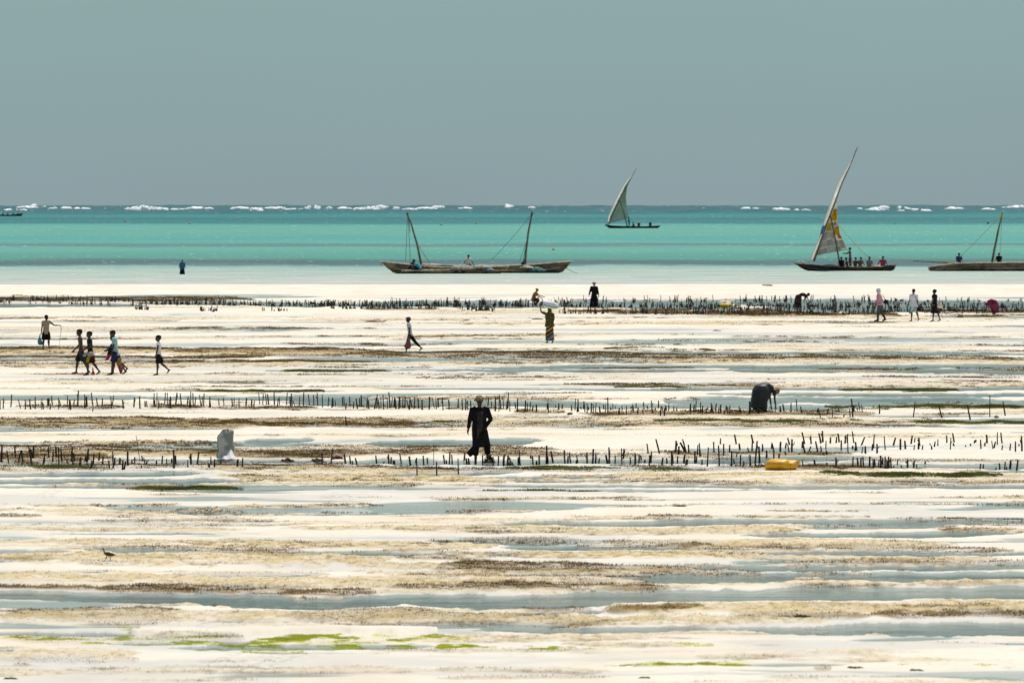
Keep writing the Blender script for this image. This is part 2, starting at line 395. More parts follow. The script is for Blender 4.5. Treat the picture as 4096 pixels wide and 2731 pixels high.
def ground(X, Y):
    """height and surface masks of the flat at the given points (arrays)"""
    z = 0.028 + 0.030 * (fbm(X * 0.16, Y * 0.11, 4, 1) - 0.5) * 2 + 0.010 * (fbm(X * 0.9, Y * 0.35, 2, 5) - 0.5) * 2
    out = {k: np.zeros_like(X) for k in 'BGLTF'}
    pool = np.zeros_like(X); hump = np.zeros_like(X)
    wob_s = np.clip(Y / 180.0, 0.45, 3.0)
    YL = 180.0 * np.log(np.maximum(Y, 80.0) / 180.0)       # ripples and streaks grow with the ground's slow shelving seawards
    w1 = fbm(X / (2.6 * wob_s), YL / 6.0, 3, 11) - 0.5
    w2 = fbm(X / (0.55 * wob_s), YL / 3.0, 3, 17) - 0.5
    wy = w1 * 1.5 + w2 * 0.9
    ymin = Y.min(axis=1) if Y.ndim == 2 else None
    for i, (k, ax, ay, bx, by, h, s) in enumerate(FEATS):
        lo, hi = min(ay, by) - 2.4 * h, max(ay, by) + 2.4 * h
        if Y.ndim == 2:
            r0, r1 = np.searchsorted(ymin, lo), np.searchsorted(ymin, hi)
            if r1 <= r0: continue
            sl = slice(r0, r1)
        else:
            sl = slice(None)
        x = X[sl]; y = Y[sl]
        t = (x - ax) / (bx - ax)
        e = np.abs(2 * t - 1)
        yc = ay + (by - ay) * np.clip(t, 0, 1)
        ends = np.clip(1.12 - np.clip(e, 0, 2) ** 5, 0.0, 1.0)
        ph = ((i * 0.37) % 1.0) - 0.5
        dd = np.abs((y - yc) / h + wy[sl] * 1.1 + ph * w1[sl] * 1.6) / np.maximum(ends, 0.02)
        m = sstep(1.35, 0.55, dd) * s
        m = np.where(ends > 0.02, m, 0)
        if k == 'W': pool[sl] = np.maximum(pool[sl], m)
        elif k == 'H': hump[sl] = np.maximum(hump[sl], m)
        else:
            out[k][sl] = np.maximum(out[k][sl], m)
    gap = sstep(0.28, 0.52, fbm(X / (5.5 * wob_s), YL / 2.6, 4, 81))
    out['B'] = out['B'] * (0.52 + 0.48 * gap)
    out['G'] = out['G'] * (0.2 + 0.8 * gap)
    frag = sstep(0.40, 0.62, fbm(X / (0.7 * wob_s), YL / 0.9, 4, 83))
    out['L'] = out['L'] * frag
    out['G'] = out['G'] * (0.08 + 0.92 * sstep(0.36, 0.58, fbm(X / (1.6 * wob_s), YL / 1.2, 4, 84)))
    out['T'] = np.clip(out['T'] * (0.55 + 0.9 * fbm(X / (2.2 * wob_s), YL / 2.5, 3, 89)), 0, 1)
    stray = sstep(0.55, 0.70, fbm(X / (8.0 * wob_s), YL / 3.0, 4, 85)) * (Y < SHORE - 90)
    out['T'] = np.maximum(out['T'], 0.6 * stray)
    pool = np.maximum(pool, 0.45 * sstep(0.62, 0.74, fbm(X / (7.0 * wob_s), YL / 5.0, 3, 87)) * (1 - hump) * (Y < SHORE - 60))
    hump = np.maximum(hump, out['T'] * 0.55)
    z = z + out['T'] * 0.042 * (fbm(X / (0.22 * wob_s), YL / 0.5, 3, 91) - 0.5) * 2
    z = z + hump * (0.045 + 0.030 * sstep(150, 100, Y)) * (0.55 + 0.9 * fbm(X * 0.8, Y * 0.3, 3, 23))
    z = z - pool * 0.085
    z = np.maximum(z, -0.07 - 0.0 * Y)
    film = out['F'] * (1 - hump)
    z = z * (1 - film * 0.7) + 0.006 * film * 0.7
    z = z + (0.055 * out['L'] + 0.060 * np.maximum(out['B'], out['G'])) * sstep(0.0, -0.05, z)
    z = z + 0.02 * np.maximum(out['B'], out['G']) * (0.3 + fbm(X * 1.7, Y * 0.6, 2, 31))
    # the beach is smooth towards the sea and slips under it
    sh = sstep(SHORE - 75, SHORE - 45, Y)
    z = z * (1 - sh) + (0.02 + 0.008 * (fbm(X * 0.05, Y * 0.03, 3, 41) - 0.5)) * sh
    edge = SHORE + 5 * (fbm(X * 0.04, Y * 0.0 + 3.0, 3, 43) - 0.5)
    z = z - 0.02 * np.maximum(Y - edge + 4, 0) - 0.05 * sstep(edge - 6, edge + 6, Y)
    wet = np.maximum(sstep(0.024, 0.0, z), 0.55 * sstep(0.50, 0.68, fbm(X / (9.0 * wob_s), YL / 7.0, 4, 95)) * (1 - 0.8 * np.clip(out['T'] + hump, 0, 1)))
    wet = np.maximum(wet, film * (0.55 + 0.45 * fbm(X * 0.25, Y * 0.08, 3, 47)))
    wet = np.where(Y > SHORE - 60, 0.35 * sstep(SHORE - 14, SHORE, Y), wet)
    return z, out, wet, pool

def ground_z(x, y):
    z = ground(np.array([[float(x)]]), np.array([[float(y)]]))[0]
    return float(z[0, 0])

def ground_zs(x, y):
    return ground(np.asarray(x, float), np.asarray(y, float))[0]

def attr_mat(name):
    m = bpy.data.materials.new(name); m.use_nodes = True
    m.node_tree.nodes.clear()
    return m, m.node_tree.nodes, m.node_tree.links

def mixrgb(N, L, fac, a, b):
    mx = N.new('ShaderNodeMix'); mx.data_type = 'RGBA'
    for s, v in (('Factor', fac), ('A', a), ('B', b)):
        if hasattr(v, 'is_output'): L.new(v, mx.inputs[s])
        elif s == 'Factor': mx.inputs[s].default_value = v
        else: mx.inputs[s].default_value = (*v, 1)
    return mx.outputs['Result']

def math_node(N, L, op, a, b=None, c=None, clamp=False):
    n = N.new('ShaderNodeMath'); n.operation = op; n.use_clamp = clamp
    for i, v in enumerate((a, b, c)):
        if v is None: continue
        if hasattr(v, 'is_output'): L.new(v, n.inputs[i])
        else: n.inputs[i].default_value = v
    return n.outputs[0]

def noise_node(N, L, vec, scale, detail=4, rough=0.55, sc=(1, 1, 1)):
    mp = N.new('ShaderNodeMapping'); mp.inputs['Scale'].default_value = sc
    L.new(vec, mp.inputs[0])
    n = N.new('ShaderNodeTexNoise'); n.inputs['Scale'].default_value = scale
    n.inputs['Detail'].default_value = detail; n.inputs['Roughness'].default_value = rough
    L.new(mp.outputs[0], n.inputs['Vector'])
    return n.outputs['Fac']

def remap(N, L, v, a, b, c=0.0, d=1.0):
    n = N.new('ShaderNodeMapRange')
    for s, x in (('From Min', a), ('From Max', b), ('To Min', c), ('To Max', d)): n.inputs[s].default_value = x
    L.new(v, n.inputs['Value'])
    return n.outputs[0]

# sand material: white coral sand with tan crusts, weed films and wet patches
SAND, N, L = attr_mat('coral_sand')
o_ = N.new('ShaderNodeOutputMaterial'); b_ = N.new('ShaderNodeBsdfPrincipled')
L.new(b_.outputs[0], o_.inputs[0])
tc = N.new('ShaderNodeTexCoord').outputs['Object']
def at(nm):
    a = N.new('ShaderNodeAttribute'); a.attribute_name = nm
    return a.outputs['Fac']
n_big = noise_node(N, L, tc, 0.25, 5, 0.6)
n_br = noise_node(N, L, tc, 3.0, 5, 0.65, (0.4, 0.5, 1))
n_pool = noise_node(N, L, tc, 0.5, 5, 0.65, (0.22, 0.5, 1))
n_mid = noise_node(N, L, tc, 1.3, 5, 0.65)
n_str = noise_node(N, L, tc, 1.0, 5, 0.65, (0.35, 0.12, 1))
n_fin = noise_node(N, L, tc, 9.0, 3, 0.6, (1, 0.25, 1))
c = mixrgb(N, L, remap(N, L, n_str, 0.35, 0.7), (0.61, 0.54, 0.425), (0.72, 0.665, 0.575))
stain = math_node(N, L, 'MULTIPLY', remap(N, L, n_str, 0.55, 0.72), remap(N, L, n_fin, 0.4, 0.65))
dry = remap(N, L, at('beach'), 0, 1, 0.95, 0.12)
c = mixrgb(N, L, math_node(N, L, 'MULTIPLY', stain, dry), c, (0.34, 0.26, 0.14))
tan_f = math_node(N, L, 'MULTIPLY', at('tan'), remap(N, L, n_mid, 0.26, 0.55), clamp=True)
c = mixrgb(N, L, math_node(N, L, 'MULTIPLY', tan_f, 0.85), c, (0.47, 0.36, 0.175))
tan_g = math_node(N, L, 'MULTIPLY', at('tan'), remap(N, L, n_fin, 0.50, 0.66), clamp=True)
c = mixrgb(N, L, math_node(N, L, 'MULTIPLY', tan_g, 0.6), c, (0.22, 0.165, 0.07))
br_f = math_node(N, L, 'MULTIPLY', at('brown'), remap(N, L, n_br, 0.30, 0.50), clamp=True)
c = mixrgb(N, L, math_node(N, L, 'MULTIPLY', br_f, 0.85), c, (0.130, 0.080, 0.022))
gr_f = math_node(N, L, 'MULTIPLY', at('green'), remap(N, L, n_fin, 0.3, 0.55), clamp=True)
c = mixrgb(N, L, math_node(N, L, 'MULTIPLY', gr_f, 0.75), c, (0.17, 0.17, 0.05))
al_f = math_node(N, L, 'MULTIPLY', at('algae'), remap(N, L, n_mid, 0.32, 0.56), clamp=True)
c = mixrgb(N, L, math_node(N, L, 'MULTIPLY', al_f, 0.9), c, (0.54, 0.55, 0.07))
wet_a = at('wet')
c = mixrgb(N, L, math_node(N, L, 'MULTIPLY', wet_a, 0.55), c, (0.42, 0.415, 0.385))
dp = math_node(N, L, 'MULTIPLY', at('deep'), remap(N, L, n_pool, 0.36, 0.54, 0.35, 1.0))
c = mixrgb(N, L, math_node(N, L, 'MULTIPLY', dp, 0.9), c, (0.055, 0.062, 0.055))
L.new(c, b_.inputs['Base Color'])
L.new(remap(N, L, wet_a, 0, 0.9, 0.95, 0.16), b_.inputs['Roughness'])
L.new(remap(N, L, wet_a, 0, 0.8, 0.0, 0.5), b_.inputs['Specular IOR Level'])
bp = N.new('ShaderNodeBump'); bp.inputs['Distance'].default_value = 0.02
L.new(remap(N, L, wet_a, 0, 1, 0.55, 0.03), bp.inputs['Strength'])
hs = math_node(N, L, 'ADD', n_mid, math_node(N, L, 'MULTIPLY', n_fin, 0.6))
L.new(hs, bp.inputs['Height']); L.new(bp.outputs[0], b_.inputs['Normal'])

# the sheet: finer where it is seen, wide enough to run past the frame on every side
rows = list(np.linspace(-260, 60, 9)) + list(np.linspace(66, 92, 14))
r = 92.6
while r < 545:
    rows.append(r); r += max(0.075, 0.62 * r * r / (F_SRC / 4 * CAM_H))
rows += list(np.linspace(547, 600, 20))
rows = np.array(rows)
cols = np.concatenate([np.linspace(-1.6, -0.11, 14), np.linspace(-0.095, 0.095, 800), np.linspace(0.11, 1.6, 14)])
GX = cols[None, :] * np.maximum(rows, 90.0)[:, None]
GY = np.repeat(rows[:, None], len(cols), 1)
GZ, GM, GW, GP = ground(GX, GY)
# weed grows along the near foot of every hump, where it meets the water
slope = np.gradient(GZ, axis=0) / np.maximum(np.gradient(GY, axis=0), 1e-3)
foot = sstep(-0.035, -0.010, GZ) * (1 - sstep(0.016, 0.050, GZ)) * sstep(0.0005, 0.004, slope) * (GY > 92) * (GY < SHORE - 110)
wobg = np.clip(GY / 180.0, 0.45, 3.0)
foot *= sstep(0.28, 0.48, fbm(GX / (6.0 * wobg), 180 * np.log(np.maximum(GY, 80) / 180) / 3.0, 4, 97)) * sstep(0.02, 0.25, GM['T'])
GM['B'] = np.maximum(GM['B'], 0.95 * foot)

def grid_object(name, X, Y, Z, m):
    nr, nc = X.shape
    me = bpy.data.meshes.new(name)
    me.vertices.add(nr * nc)
    me.vertices.foreach_set('co', np.stack([X, Y, Z], -1).astype(np.float32).ravel())
    i = np.arange(nr - 1)[:, None] * nc + np.arange(nc - 1)[None, :]
    q = np.stack([i, i + 1, i + nc + 1, i + nc], -1).reshape(-1, 4)
    me.loops.add(q.size); me.loops.foreach_set('vertex_index', q.ravel().astype(np.int32))
    me.polygons.add(len(q)); me.polygons.foreach_set('loop_start', (np.arange(len(q)) * 4).astype(np.int32))
    me.polygons.foreach_set('use_smooth', np.ones(len(q), bool))
    me.materials.append(m)
    me.update(calc_edges=True)
    o = bpy.data.objects.new(name, me); COL.objects.link(o)
    return o

sand = grid_object('tidal_flat', GX, GY, GZ, SAND)
tag(sand, 'white coral sand flat with tan crusts, weed streaks and pools at low tide', kind='structure')
for nm, arr in (('tan', GM['T']), ('brown', GM['B']), ('green', GM['G']), ('algae', GM['L']), ('wet', GW), ('deep', sstep(-0.012, -0.060, GZ) * (GY < SHORE - 20)), ('beach', sstep(SHORE - 90, SHORE - 50, GY))):
    a = sand.data.attributes.new(nm, 'FLOAT', 'POINT')
    a.data.foreach_set('value', np.clip(arr, 0, 1).astype(np.float32).ravel())

# water standing in the pools
POOL, N, L = attr_mat('pool_water')
o_ = N.new('ShaderNodeOutputMaterial')
tc = N.new('ShaderNodeTexCoord').outputs['Object']
n1 = noise_node(N, L, tc, 2.0, 5, 0.65, (0.45, 1, 1)); n2 = noise_node(N, L, tc, 0.30, 5, 0.65, (0.16, 0.8, 1))
bp = N.new('ShaderNodeBump'); bp.inputs['Distance'].default_value = 0.10
L.new(remap(N, L, n2, 0.38, 0.66, 0.02, 1.0), bp.inputs['Strength']); L.new(n1, bp.inputs['Height'])
df = N.new('ShaderNodeBsdfTransparent'); df.inputs['Color'].default_value = (0.84, 0.88, 0.87, 1)
gl = N.new('ShaderNodeBsdfGlossy'); gl.inputs['Roughness'].default_value = 0.06; gl.inputs['Color'].default_value = (0.97, 0.97, 0.97, 1)
L.new(bp.outputs[0], gl.inputs['Normal'])
fr = N.new('ShaderNodeFresnel'); fr.inputs['IOR'].default_value = 1.33; L.new(bp.outputs[0], fr.inputs['Normal'])
n3 = noise_node(N, L, tc, 0.9, 6, 0.7, (0.12, 0.9, 1))
calm = math_node(N, L, 'MULTIPLY', remap(N, L, n3, 0.43, 0.58, 0.05, 0.62), remap(N, L, n2, 0.40, 0.60, 0.65, 1.15))   # rippled water mirrors the low sky less than calm water
ms = N.new('ShaderNodeMixShader'); L.new(math_node(N, L, 'MULTIPLY', fr.outputs[0], calm), ms.inputs[0])
L.new(df.outputs[0], ms.inputs[1]); L.new(gl.outputs[0], ms.inputs[2]); L.new(ms.outputs[0], o_.inputs[0])
pr = np.array([40.0, 250.0, 400.0, 527.0]); pc = np.array([-1.6, -0.1, 0.1, 1.6])
PX = pc[None, :] * np.maximum(pr, 90.0)[:, None]; PY = np.repeat(pr[:, None], 4, 1)
pools = grid_object('tidal_pools', PX, PY, np.zeros_like(PX), POOL)
tag(pools, 'still grey blue water lying in the hollows of the sand flat', kind='structure')

# ------------------------------------------------------------------ sea
def sea_dist(ysrc):
    return on_ground(2048, ysrc, -0.03).y
SEA, N, L = attr_mat('lagoon_water')
o_ = N.new('ShaderNodeOutputMaterial')
tcn = N.new('ShaderNodeTexCoord'); sp = N.new('ShaderNodeSeparateXYZ'); L.new(tcn.outputs['Object'], sp.inputs[0])
lg = math_node(N, L, 'LOGARITHM', sp.outputs['Y'], 2.0)
cv = N.new('ShaderNodeCombineXYZ')
xs_ = math_node(N, L, 'DIVIDE', sp.outputs['X'], sp.outputs['Y'])
L.new(xs_, cv.inputs[0]); L.new(lg, cv.inputs[1])
L2A, L2B = math.log2(530), math.log2(9600)
t_ = remap(N, L, lg, L2A, L2B)
wv = noise_node(N, L, cv.outputs[0], 1.0, 4, 0.55, (26, 5, 1))
wv2 = noise_node(N, L, cv.outputs[0], 1.0, 3, 0.6, (260, 60, 1))
tw = math_node(N, L, 'ADD', t_, math_node(N, L, 'MULTIPLY', math_node(N, L, 'SUBTRACT', wv, 0.5), 0.040))
tw = math_node(N, L, 'ADD', tw, math_node(N, L, 'MULTIPLY', math_node(N, L, 'SUBTRACT', wv2, 0.5), 0.018))
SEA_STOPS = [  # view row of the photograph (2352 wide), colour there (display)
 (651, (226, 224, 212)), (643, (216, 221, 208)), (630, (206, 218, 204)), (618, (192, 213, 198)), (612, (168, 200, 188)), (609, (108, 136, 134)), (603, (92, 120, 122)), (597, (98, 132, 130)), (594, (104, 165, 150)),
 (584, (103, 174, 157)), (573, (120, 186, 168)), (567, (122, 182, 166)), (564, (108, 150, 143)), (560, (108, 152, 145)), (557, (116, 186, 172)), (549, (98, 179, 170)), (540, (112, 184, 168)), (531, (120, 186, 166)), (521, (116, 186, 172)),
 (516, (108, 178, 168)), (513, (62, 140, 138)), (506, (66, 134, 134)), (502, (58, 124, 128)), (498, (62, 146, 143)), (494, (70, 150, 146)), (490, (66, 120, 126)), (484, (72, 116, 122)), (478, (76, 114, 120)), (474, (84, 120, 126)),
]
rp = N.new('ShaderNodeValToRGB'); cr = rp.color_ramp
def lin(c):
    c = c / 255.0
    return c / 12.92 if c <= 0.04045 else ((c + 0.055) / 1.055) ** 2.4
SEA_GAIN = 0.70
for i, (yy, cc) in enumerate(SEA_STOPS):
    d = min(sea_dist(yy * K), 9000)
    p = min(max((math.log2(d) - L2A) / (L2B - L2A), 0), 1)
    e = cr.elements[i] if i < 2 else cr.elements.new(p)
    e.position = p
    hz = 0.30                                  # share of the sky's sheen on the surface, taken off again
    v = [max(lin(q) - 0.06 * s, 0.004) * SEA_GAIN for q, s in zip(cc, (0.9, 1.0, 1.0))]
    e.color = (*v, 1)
L.new(tw, rp.inputs[0])
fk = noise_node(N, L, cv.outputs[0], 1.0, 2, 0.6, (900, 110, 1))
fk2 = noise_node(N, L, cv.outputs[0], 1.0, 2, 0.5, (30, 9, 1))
glint_flecks = math_node(N, L, 'MULTIPLY', remap(N, L, fk, 0.66, 0.72), remap(N, L, fk2, 0.34, 0.56), clamp=True)  # sun glints on the water, painted as white flecks into its colour
shade = noise_node(N, L, cv.outputs[0], 1.0, 6, 0.7, (60, 55, 1))
colr = mixrgb(N, L, remap(N, L, shade, 0.38, 0.64, 0.0, 0.40), rp.outputs[0], (0.06, 0.16, 0.16))
colr = mixrgb(N, L, math_node(N, L, 'MULTIPLY', glint_flecks, 0.7), colr, (0.75, 0.80, 0.75))
df = N.new('ShaderNodeBsdfDiffuse'); L.new(colr, df.inputs['Color'])
gl = N.new('ShaderNodeBsdfGlossy'); gl.inputs['Roughness'].default_value = 0.25
ms = N.new('ShaderNodeMixShader'); ms.inputs[0].default_value = 0.14
L.new(df.outputs[0], ms.inputs[1]); L.new(gl.outputs[0], ms.inputs[2]); L.new(ms.outputs[0], o_.inputs[0])
srow = []
r = 531.0
while r < 17000:
    srow.append(r); r *= 1.012 if r < 2500 else 1.0065
srow = np.array(srow)
scol = np.concatenate([np.linspace(-1.5, -0.1, 12), np.linspace(-0.085, 0.085, 420), np.linspace(0.1, 1.5, 12)])
SX = scol[None, :] * srow[:, None]; SY = np.repeat(srow[:, None], len(scol), 1)
swell = sstep(2700, 3900, SY) * 7.0 * (fbm(SX / 42.0, SY / 220.0, 4, 61) - 0.5)
SZ = -0.035 - SY ** 2 / (2 * EARTH) + swell
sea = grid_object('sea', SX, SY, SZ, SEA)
tag(sea, 'turquoise lagoon with dark weed bands and deeper water out to the reef', kind='structure')

FOAM, N, L = attr_mat('sea_foam')
o_ = N.new('ShaderNodeOutputMaterial'); pb = N.new('ShaderNodeBsdfPrincipled'); L.new(pb.outputs[0], o_.inputs[0])
tc = N.new('ShaderNodeTexCoord').outputs['Object']
L.new(mixrgb(N, L, remap(N, L, noise_node(N, L, tc, 0.22, 4, 0.6), 0.36, 0.56), (0.78, 0.84, 0.84), (0.95, 0.95, 0.94)), pb.inputs['Base Color'])
pb.inputs['Roughness'].default_value = 0.95; pb.inputs['Specular IOR Level'].default_value = 0.0
pb.inputs['Subsurface Weight'].default_value = 1.0; pb.inputs['Subsurface Radius'].default_value = (1, 1, 1); pb.inputs['Subsurface Scale'].default_value = 3.0
BREAKERS = [(62, 837, 45, 9), (109, 827, 45, 9), (152, 820, 30, 24), (259, 830, 65, 10), (403, 838, 66, 16), (579, 828, 95, 27), (801, 831, 60, 10), (958, 830, 38, 10), (1017, 834, 34, 21),
            (1044, 836, 46, 22), (1256, 827, 62, 18), (1346, 830, 60, 11), (1529, 829, 130, 20), (1760, 825, 34, 12), (2018, 821, 36, 16), (3124, 834, 38, 12), (3208, 836, 30, 12),
            (3560, 833, 130, 22), (3660, 838, 66, 12), (3819, 831, 38, 10), (4060, 825, 56, 11), (1100, 831, 60, 7), (1700, 832, 50, 6), (3000, 832, 50, 6), (640, 834, 60, 8), (330, 833, 30, 5), (700, 836, 40, 4), (1180, 836, 40, 4), (1640, 836, 30, 4), (1860, 832, 26, 4), (2120, 830, 22, 4), (2880, 833, 26, 4), (3430, 836, 40, 5), (3950, 836, 26, 4)]
for i, (bx, by, bw, bh) in enumerate(BREAKERS):
    d = 3500.0 + 140 * ((i * 7) % 5)
    mb = MB(); rb = np.random.RandomState(200 + i)
    sc = d / F_SRC
    for a in range(int(30 + bw * 2.0)):
        t = rb.rand(); q_h = 1.0 if bh < 9 else .85; env = math.sin(math.pi * t) ** .7 * (.35 + .9 * float(fbm(np.array([t * 5.0 + i * 3.1]), np.array([i * 1.7]), 3, 3)[0]))
        if float(fbm(np.array([t * bw * .11 + i * 5.3]), np.array([2.0]), 2, 19)[0]) < .40: continue
        zz = rb.rand() ** 1.6 * bh * env * q_h
        q = at_depth(bx + (t - .5) * 2 * bw, by + bh * .45 - zz, d + rb.normal() * 2.0)
        r_ = sc * (1.5 + 3.0 * rb.rand() ** 2) * (.6 + .5 * env)
        mb.ball(q, r_ * (1.6 + 2.2 * rb.rand()), r_ * 1.4, r_ * (.45 + .4 * rb.rand()), 8, 6)
    wv_ = mesh_object('breaking_wave', fuse(mb, .30, 1), FOAM, None)
    tag(wv_, 'white surf breaking on the outer reef along the horizon', kind='structure')

# ------------------------------------------------------------------ weed standing on the flat
def blades(name, mask, label, count, cols, hscale, wscale=1.0, seed=0, spread=1.0):
    rng = np.random.RandomState(seed)
    m = mask[:-1, :-1]
    area = (GX[:-1, 1:] - GX[:-1, :-1]) * (GY[1:, :-1] - GY[:-1, :-1])
    y = GY[:-1, :-1]
    patch = sstep(0.30, 0.58, fbm(GX[:-1, :-1] / np.clip(y / 180, .5, 3) * 1.7, 180 * np.log(np.maximum(y, 80) / 180) * 0.4, 3, 71))
    w = np.where((m > 0.12) & (np.abs(GX[:-1, :-1] / np.maximum(y, 1)) < 0.095) & (y > 90), m ** 1.3 * area * (0.15 + patch) / (y / 180.0) ** 1.6, 0).ravel()
    w = w / w.sum()
    idx = rng.choice(len(w), count, p=w)
    ri, ci = idx // m.shape[1], idx % m.shape[1]
    u, v = rng.rand(count), rng.rand(count)
    x = GX[ri, ci] + u * (GX[ri, ci + 1] - GX[ri, ci]); yy = GY[ri, ci] + v * (GY[ri + 1, ci] - GY[ri, ci])
    z = GZ[ri, ci]
    d = np.clip(yy / 180.0, 0.55, 2.4)
    hh = hscale * d ** 0.5 * (0.5 + rng.rand(count)) * (0.5 + 0.6 * m.ravel()[idx])
    ww = 0.011 * wscale * d * (0.6 + 0.8 * rng.rand(count))
    a = rng.rand(count) * math.pi
    lx, ly = (rng.rand(count) - .5) * hh * 1.1 * spread, (rng.rand(count) - .5) * hh * 1.1 * spread
    ca, sa = np.cos(a) * ww, np.sin(a) * ww
    V = np.empty((count, 3, 3), np.float32)
    V[:, 0] = np.stack([x - ca, yy - sa, z - 0.01], -1); V[:, 1] = np.stack([x + ca, yy + sa, z - 0.01], -1)
    V[:, 2] = np.stack([x + lx, yy + ly, z + hh], -1)
    me = bpy.data.meshes.new(name)
    me.vertices.add(count * 3); me.vertices.foreach_set('co', V.ravel())
    me.loops.add(count * 3); me.loops.foreach_set('vertex_index', np.arange(count * 3, dtype=np.int32))
    me.polygons.add(count); me.polygons.foreach_set('loop_start', (np.arange(count) * 3).astype(np.int32))
    me.update(calc_edges=True)
    me.materials.append(mat(name + '_leaf', cols[0], 0.7, 0.2, 1.3, 0.3, cols[1], translucent=0.35))
    o = bpy.data.objects.new(name, me); COL.objects.link(o)
    tag(o, label, kind='stuff')
    return o

blades('brown_seagrass', GM['B'], 'short brown seagrass fringing the pools and sand humps', 330000, ((0.24, 0.148, 0.040), (0.075, 0.046, 0.014)), 0.036, 0.8, 1)
blades('green_seagrass', GM['G'], 'short dark green seagrass in streaks across the flat', 70000, ((0.19, 0.20, 0.05), (0.085, 0.095, 0.022)), 0.05, 1.0, 2)
blades('bright_algae', GM['L'], 'bright green algae lying in the nearest pools', 60000, ((0.60, 0.62, 0.08), (0.38, 0.42, 0.05)), 0.014, 1.6, 3, 2.0)
blades('crust_weed', GM['T'], 'sparse short weed on the tan sand crusts', 60000, ((0.42, 0.32, 0.16), (0.24, 0.17, 0.07)), 0.018, 0.9, 4)

# ------------------------------------------------------------------ people
def D(deg):                                   # direction in the body's sagittal plane, 0 = up, 90 = forward
    return Vector((0, math.sin(R(deg)), math.cos(R(deg))))

SKIN = mat('dark_skin', (0.055, 0.031, 0.019), 0.55, 0.12, 8, 0.35)
SKIN_BROWN = mat('brown_skin', (0.13, 0.07, 0.042), 0.55, 0.12, 8, 0.35)
EYE = mat('eye_white', (0.55, 0.52, 0.48), 0.3, 0.02)
HAIR = mat('black_hair', (0.012, 0.011, 0.010), 0.9, 0.1, 40)

